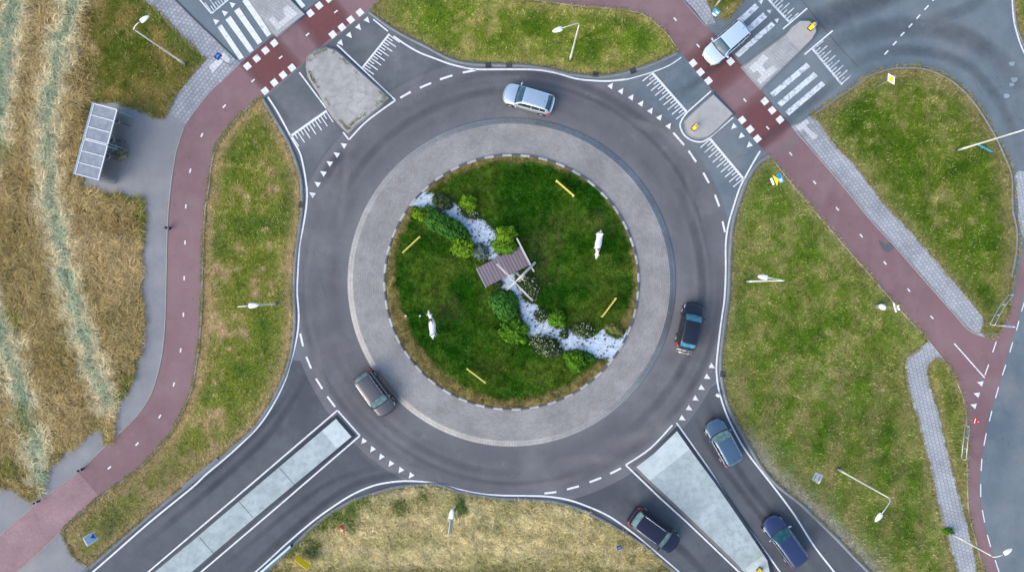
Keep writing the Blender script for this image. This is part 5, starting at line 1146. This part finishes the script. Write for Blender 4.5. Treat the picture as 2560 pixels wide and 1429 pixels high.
def car(q, heading, L, W, H, paint, glass, label, hood=1.05, ws=.62, rear=.45, belt=.98, hf=.74, mirror=None, rails=None, antenna=False, roofw=.76, bowf=.24, bowr=.10, trim=None, tail=True, sideglass=None, tall=0., rackmess=False):
    b = PH(q[0], q[1], .75); root = empty('car', (b.x, b.y, .022), R(heading), label, 'car', 'cars on the roundabout and its approaches')
    hl = L/2; xc = hl-hood; xf = xc-ws; xt = -hl+.10; xr = xt+rear; cowl = belt-.03; sg = sideglass or glass
    def hw(x):
        t = abs(x)/hl; e = .16 if x > 0 else .11
        return W/2*(1-.05*t*t)*(1-(.26 if x > 0 else .18)*max(0, (t-(1-e))/e)**2)
    def zt(x):
        if x > xc: z = cowl+(hf-cowl)*((x-xc)/hood)**1.5
        else: z = belt
        z -= .16*max(0, (x-hl+.22)/.22)**2; z -= .10*max(0, (-x-hl+.16)/.16)**2; return z
    def bow(x, y):
        k = (y/(W/2))**2; return -bowf*k*ss(xf-.2, hl, x)*1.0+bowr*k*ss(.0, -hl, x)
    prof = [(.86, 0.), (.96, .10), (1., .42), (1., .66), (.985, .84), (.93, .955), (.80, .995), (.5, 1.02), (0., 1.035)]
    def bpt(x, v, d=0.):   # v in [-1,1] from right sill over the top to the left sill
        a = 1-abs(v); k = a*(len(prof)-1); i = min(int(k), len(prof)-2); f = k-i
        yf = prof[i][0]*(1-f)+prof[i+1][0]*f; zf = prof[i][1]*(1-f)+prof[i+1][1]*f
        z0 = .20+.10*max(0, (abs(x)-hl+.35)/.35)**2; y = math.copysign(hw(x)*yf, v); z = z0+(zt(x)-z0)*zf
        return Vector((x+bow(x, y), y*(1+d/hw(x)), z+d))
    us = [-hl+L*(.5-.5*math.cos(math.pi*i/36)) for i in range(37)]; vs = np.linspace(-1, 1, 33)
    mb = MB(); g = mb.grid(bpt, us, vs); mb.bm.faces.new(g[0]); mb.bm.faces.new(g[-1][::-1])
    def zr(x):
        if x > xf: t = (xc-x)/ws; return belt-.02+(H-.035-belt)*(1-(1-min(1, max(0, t)))**1.5)
        if x < xr: t = (x-xt)/rear; return belt-.01+(H-.05-belt)*(1-(1-min(1, max(0, t)))**1.7)
        m_ = (x-xr)/(xf-xr); return H-.05+.015*m_+.045*math.sin(math.pi*m_)
    def cab(x, v, d=0.):
        z1 = zr(x); zb = belt-.03; f = max(0, min(1, (z1-zb)/(H-zb))); yb = hw(x)*.945; ye = yb+(hw(x)*roofw-yb)*f**.8; a = abs(v)
        if a <= .6:
            y = v/.6*ye; z = z1+.035*f*(1-(v/.6)**2)-.02*max(0, a/.6-.8)*5*f
        else:
            t = (a-.6)/.4; y = math.copysign(ye+(yb-ye)*(t**1.25), v); z = z1-.02*f+(zb-z1+.02*f)*t
        p = Vector((x+bow(x, y), y, z)); 
        if d:
            nx = 0.
            if x > xf: nx = .5
            elif x < xr: nx = -.5
            nrm = Vector((nx, math.copysign(.9, v) if a > .6 else .15*v, .35 if a > .6 else 1)).normalized(); p += nrm*d
        return p
    cu = [xt+(xc-xt)*i/34 for i in range(35)]
    mb.grid(cab, cu, np.linspace(-1, 1, 31)); mb.build('body', paint, root)
    def patch(name, fn, xs, vs_, mat, d, par=root):
        m = MB(); m.grid(lambda x, v: fn(x, v, d), xs, vs_); return m.build(name, mat, par)
    patch('bonnet', bpt, np.linspace(xc+.06, hl-.20, 12), np.linspace(-.295, .295, 13), paint, .010)
    patch('cowl', cab, np.linspace(xc-.10, xc-.004, 4), np.linspace(-.585, .585, 13), M['black'], .006)
    patch('windscreen', cab, np.linspace(xf+.03, xc-.10, 10), np.linspace(-.555, .555, 15), glass, .010)
    patch('rear_window', cab, np.linspace(xt+.10, xr-.04, 8), np.linspace(-.52, .52, 13), glass, .010)
    for s_ in (-1, 1):
        lo, hi = (.66, .93)
        cuts = [xf+ws*.42, xf-.42*(xf-xr), xf-.80*(xf-xr), xr+.02]
        for a_, b_ in ((cuts[0], cuts[1]+.03), (cuts[1]-.03, cuts[2]+.03), (cuts[2]-.03, cuts[3]-rear*.25)):
            if abs(a_-b_) < .1: continue
            m = MB(); m.grid(lambda x, v: cab(x, s_*v, .010), np.linspace(b_, a_, 7), np.linspace(lo, hi, 5)); m.build('side_window', sg, root)
        m = MB(); m.grid(lambda x, v: bpt(x, s_*v, .012), np.linspace(hl-.42, hl-.03, 7), np.linspace(.42, .60, 5)); m.build('headlight', M['headl'], root)
        m = MB(); m.grid(lambda x, v: bpt(x, s_*v, .022), np.linspace(-hl+.002, -hl+.36, 7), np.linspace(.30, .60, 7)); m.build('tail_light', M['tail'], root)
        m = MB(); y = s_*(hw(xc-.15)+.10); m.box((xc-.22+bow(xc-.2, y)*.5, y, belt+.08), (.13, .20, .13), rot=Matrix.Rotation(s_*R(12), 3, 'Z'), bevel=.04); m.box((xc-.20+bow(xc-.2, y)*.5, s_*(hw(xc-.15)-.01), belt+.03), (.06, .1, .05)); m.build('wing_mirror', mirror or paint, root)
        for x in (hl-.82, -hl+.78):
            ho = s_*(hw(x)-.085)
            MB().lathe([(.375, -.006), (.375, .004)], 28, Matrix.Translation((x, s_*(hw(x)+.002), .33)) @ Matrix.Rotation(R(90), 4, 'X')).build('wheel_arch', M['black'], root)
            w = MB(); prof_w = [(.20, -.095), (.30, -.10), (.325, -.07), (.325, .07), (.30, .10), (.20, .095)]
            w.lathe(prof_w, 28, Matrix.Translation((x, ho+s_*.02, .305)) @ Matrix.Rotation(R(90), 4, 'X')); wo = w.build('wheel', M['black'], root)
            MB().lathe([(.05, .09*s_), (.20, .085*s_), (.205, .10*s_), (.19, .112*s_), (.06, .10*s_)], 20, Matrix.Translation((x, ho+s_*.02+s_*.205*0, .305)) @ Matrix.Rotation(R(-90), 4, 'X')).build('rim', M['rim'], wo)
        if trim:
            m = MB(); m.tube([cab(x, s_*.965, .012) for x in np.linspace(xr-.1, xf+ws*.6, 14)], .014, 6); m.tube([cab(x, s_*.625, .012) for x in np.linspace(xr+.0, xf+ws*.55, 14)], .012, 6); m.build('window_trim', M[trim], root)
        if rails:
            m = MB(); pts = [cab(x, s_*.54, .05 if 0 < i < 8 else .0) for i, x in enumerate(np.linspace(xr+.08, xf-.10, 9))]; m.tube(pts, .020, 8); m.build('roof_rail', M[rails], root)
    m = MB(); m.grid(lambda x, v: bpt(x, v, .016), np.linspace(hl-.14, hl-.002, 4), np.linspace(-.62, .62, 21)); m.build('front_bumper', paint, root)
    m = MB(); m.grid(lambda v, t: bpt(hl, v*.5*1.0, 0)+Vector((.012, 0, -.10-.16*t)), np.linspace(-.55, .55, 11), (0, 1)); m.build('grille', M['dark_metal'], root)
    m = MB(); m.grid(lambda x, v: bpt(x, v, .014), np.linspace(-hl+.002, -hl+.09, 4), np.linspace(-.50, .50, 17)); m.build('boot_lip', paint, root)
    if antenna: a = cab(xr+.22, .06, .0); MB().tube([a, a+Vector((-.05, 0, .09)), a+Vector((-.14, 0, .13))], [.022, .012, .005], 6).build('antenna', M['black'], root)
    m = MB(); pq = cab(xf+.10, 0, .0); m.box((pq.x+.03, 0, pq.z-.04), (.05, .2, .06)); m.build('rear_view_mirror', M['black'], root)
    if rackmess:
        m = MB(); z = .62
        for y0, y1, x0, zz in ((-.7, .7, -hl-.10, z), (-.7, .7, -hl-.32, z), ): m.tube([(x0, y0, zz), (x0, y1, zz)], .025, 8)
        for y0 in (-.35, .35): m.tube([(-hl+.1, y0, .45), (-hl-.4, y0, z)], .022, 8)
        m.tube([(-hl-.12, -.3, z), (-hl-.10, -.3, 1.15), (-hl-.10, .3, 1.15), (-hl-.12, .3, z)], .02, 8)
        m.build('cycle_rack', M['chrome'], root)
        for y0, s_ in ((-.62, -1), (.62, 1)): MB().box((-hl-.36, y0, .60), (.07, .26, .12), bevel=.02).build('rack_lamp', M['tail'], root)
        MB().box((-hl-.37, 0, .58), (.02, .5, .12)).build('number_plate', M['sign_yellow'], root)
    return root
silver = carpaint('silver_paint', (.66,.76,.82), .75, .28); white = carpaint('white_silver_paint', (.72,.84,.92), .45, .22)
blackp = carpaint('black_paint', (.012,.015,.024), .3, .25); brown = carpaint('grey_brown_paint', (.105,.098,.104), .6, .34); slate = carpaint('slate_blue_paint', (.085,.145,.215), .5, .32); navy = carpaint('navy_paint', (.012,.013,.032), .2, .28, .35); royal = carpaint('royal_blue_paint', (.036,.056,.135), .5, .32, .5)
gb = glassm('glass_blue', (.035,.085,.12)); gt = glassm('glass_teal', (.13,.21,.20)); gc = glassm('glass_cyan', (.04,.22,.30)); gd = glassm('glass_dark', (.02,.022,.025)); gdb = glassm('glass_deep_teal', (.02,.085,.10))
car((1321,247), 164, 4.28, 1.76, 1.50, silver, gb, 'silver hatchback driving along the top of the ring', hood=1.05, ws=.72, rear=.50, antenna=True, sideglass=gd)
car((1815,108), 221, 4.20, 1.74, 1.46, white, gb, 'pale silver car crossing the red cycle path at the northeast zebra', hood=1.02, ws=.78, rear=.30, antenna=True, sideglass=gd, bowf=.34)
car((1726,814), 77.5, 3.95, 1.72, 1.55, blackp, gc, 'black hatchback with cluttered rear rack on the right of the ring', hood=.95, ws=.62, rear=.45, rackmess=True, sideglass=gd, trim='dark_metal')
car((937,983), -54, 4.15, 1.76, 1.50, brown, gt, 'grey brown hatchback at the lower left of the ring', hood=.98, ws=.66, rear=.42, antenna=True, sideglass=gd, trim='chrome')
car((1809,1106), 118.5, 4.10, 1.75, 1.48, slate, gt, 'slate blue hatchback waiting at the southeast entry', hood=.98, ws=.66, rear=.36, antenna=True, sideglass=gd, trim='chrome', bowf=.34)
car((1636,1325), -36.5, 4.55, 1.84, 1.62, navy, gt, 'dark navy estate with white roof rails leaving to the southeast', hood=.98, ws=.66, rear=.50, belt=1.02, hf=.82, rails='chrome', sideglass=gd)
car((1962,1351), 125.5, 4.62, 1.80, 1.48, royal, gdb, 'royal blue estate with bright window trim in the bottom right lane', hood=1.12, ws=.80, rear=.30, rails=None, sideglass=gd, trim='chrome', bowf=.40, mirror=M['chrome'])
# ------------------------------------------------------------------ camera, light
cam = bpy.data.cameras.new('camera'); co = bpy.data.objects.new('camera', cam); COL.objects.link(co); co.location = (0, 0, HC); co.rotation_euler = (0, 0, 0)
cam.sensor_width = 36.; cam.lens = HC*36./(2560*S); cam.clip_end = 6000.; SC.camera = co
EL, AZ = 34., 232.      # sun height and compass direction (degrees, clockwise from +y)
w = bpy.data.worlds.new('World'); SC.world = w; w.use_nodes = True; nt = w.node_tree; bg = nt.nodes['Background']; sky = nt.nodes.new('ShaderNodeTexSky'); sky.sky_type = 'NISHITA'; sky.sun_disc = False
sky.sun_elevation = R(EL); sky.sun_rotation = R(AZ); sky.air_density = 1.0; sky.dust_density = 1.5; sky.ozone_density = 1.0; nt.links.new(sky.outputs[0], bg.inputs[0]); bg.inputs[1].default_value = .15
sl = bpy.data.lights.new('sun', 'SUN'); sl.energy = 1.2; sl.angle = R(60); sl.color = (1, .90, .78); so_ = bpy.data.objects.new('sun', sl); COL.objects.link(so_)
dv = Vector((math.sin(R(AZ))*math.cos(R(EL)), math.cos(R(AZ))*math.cos(R(EL)), math.sin(R(EL)))); so_.rotation_euler = dv.to_track_quat('Z', 'Y').to_euler(); so_.location = (0, 0, 80)
SC.view_settings.view_transform = 'Standard'; SC.view_settings.look = 'None'; SC.view_settings.exposure = 1.12; SC.view_settings.gamma = 1.
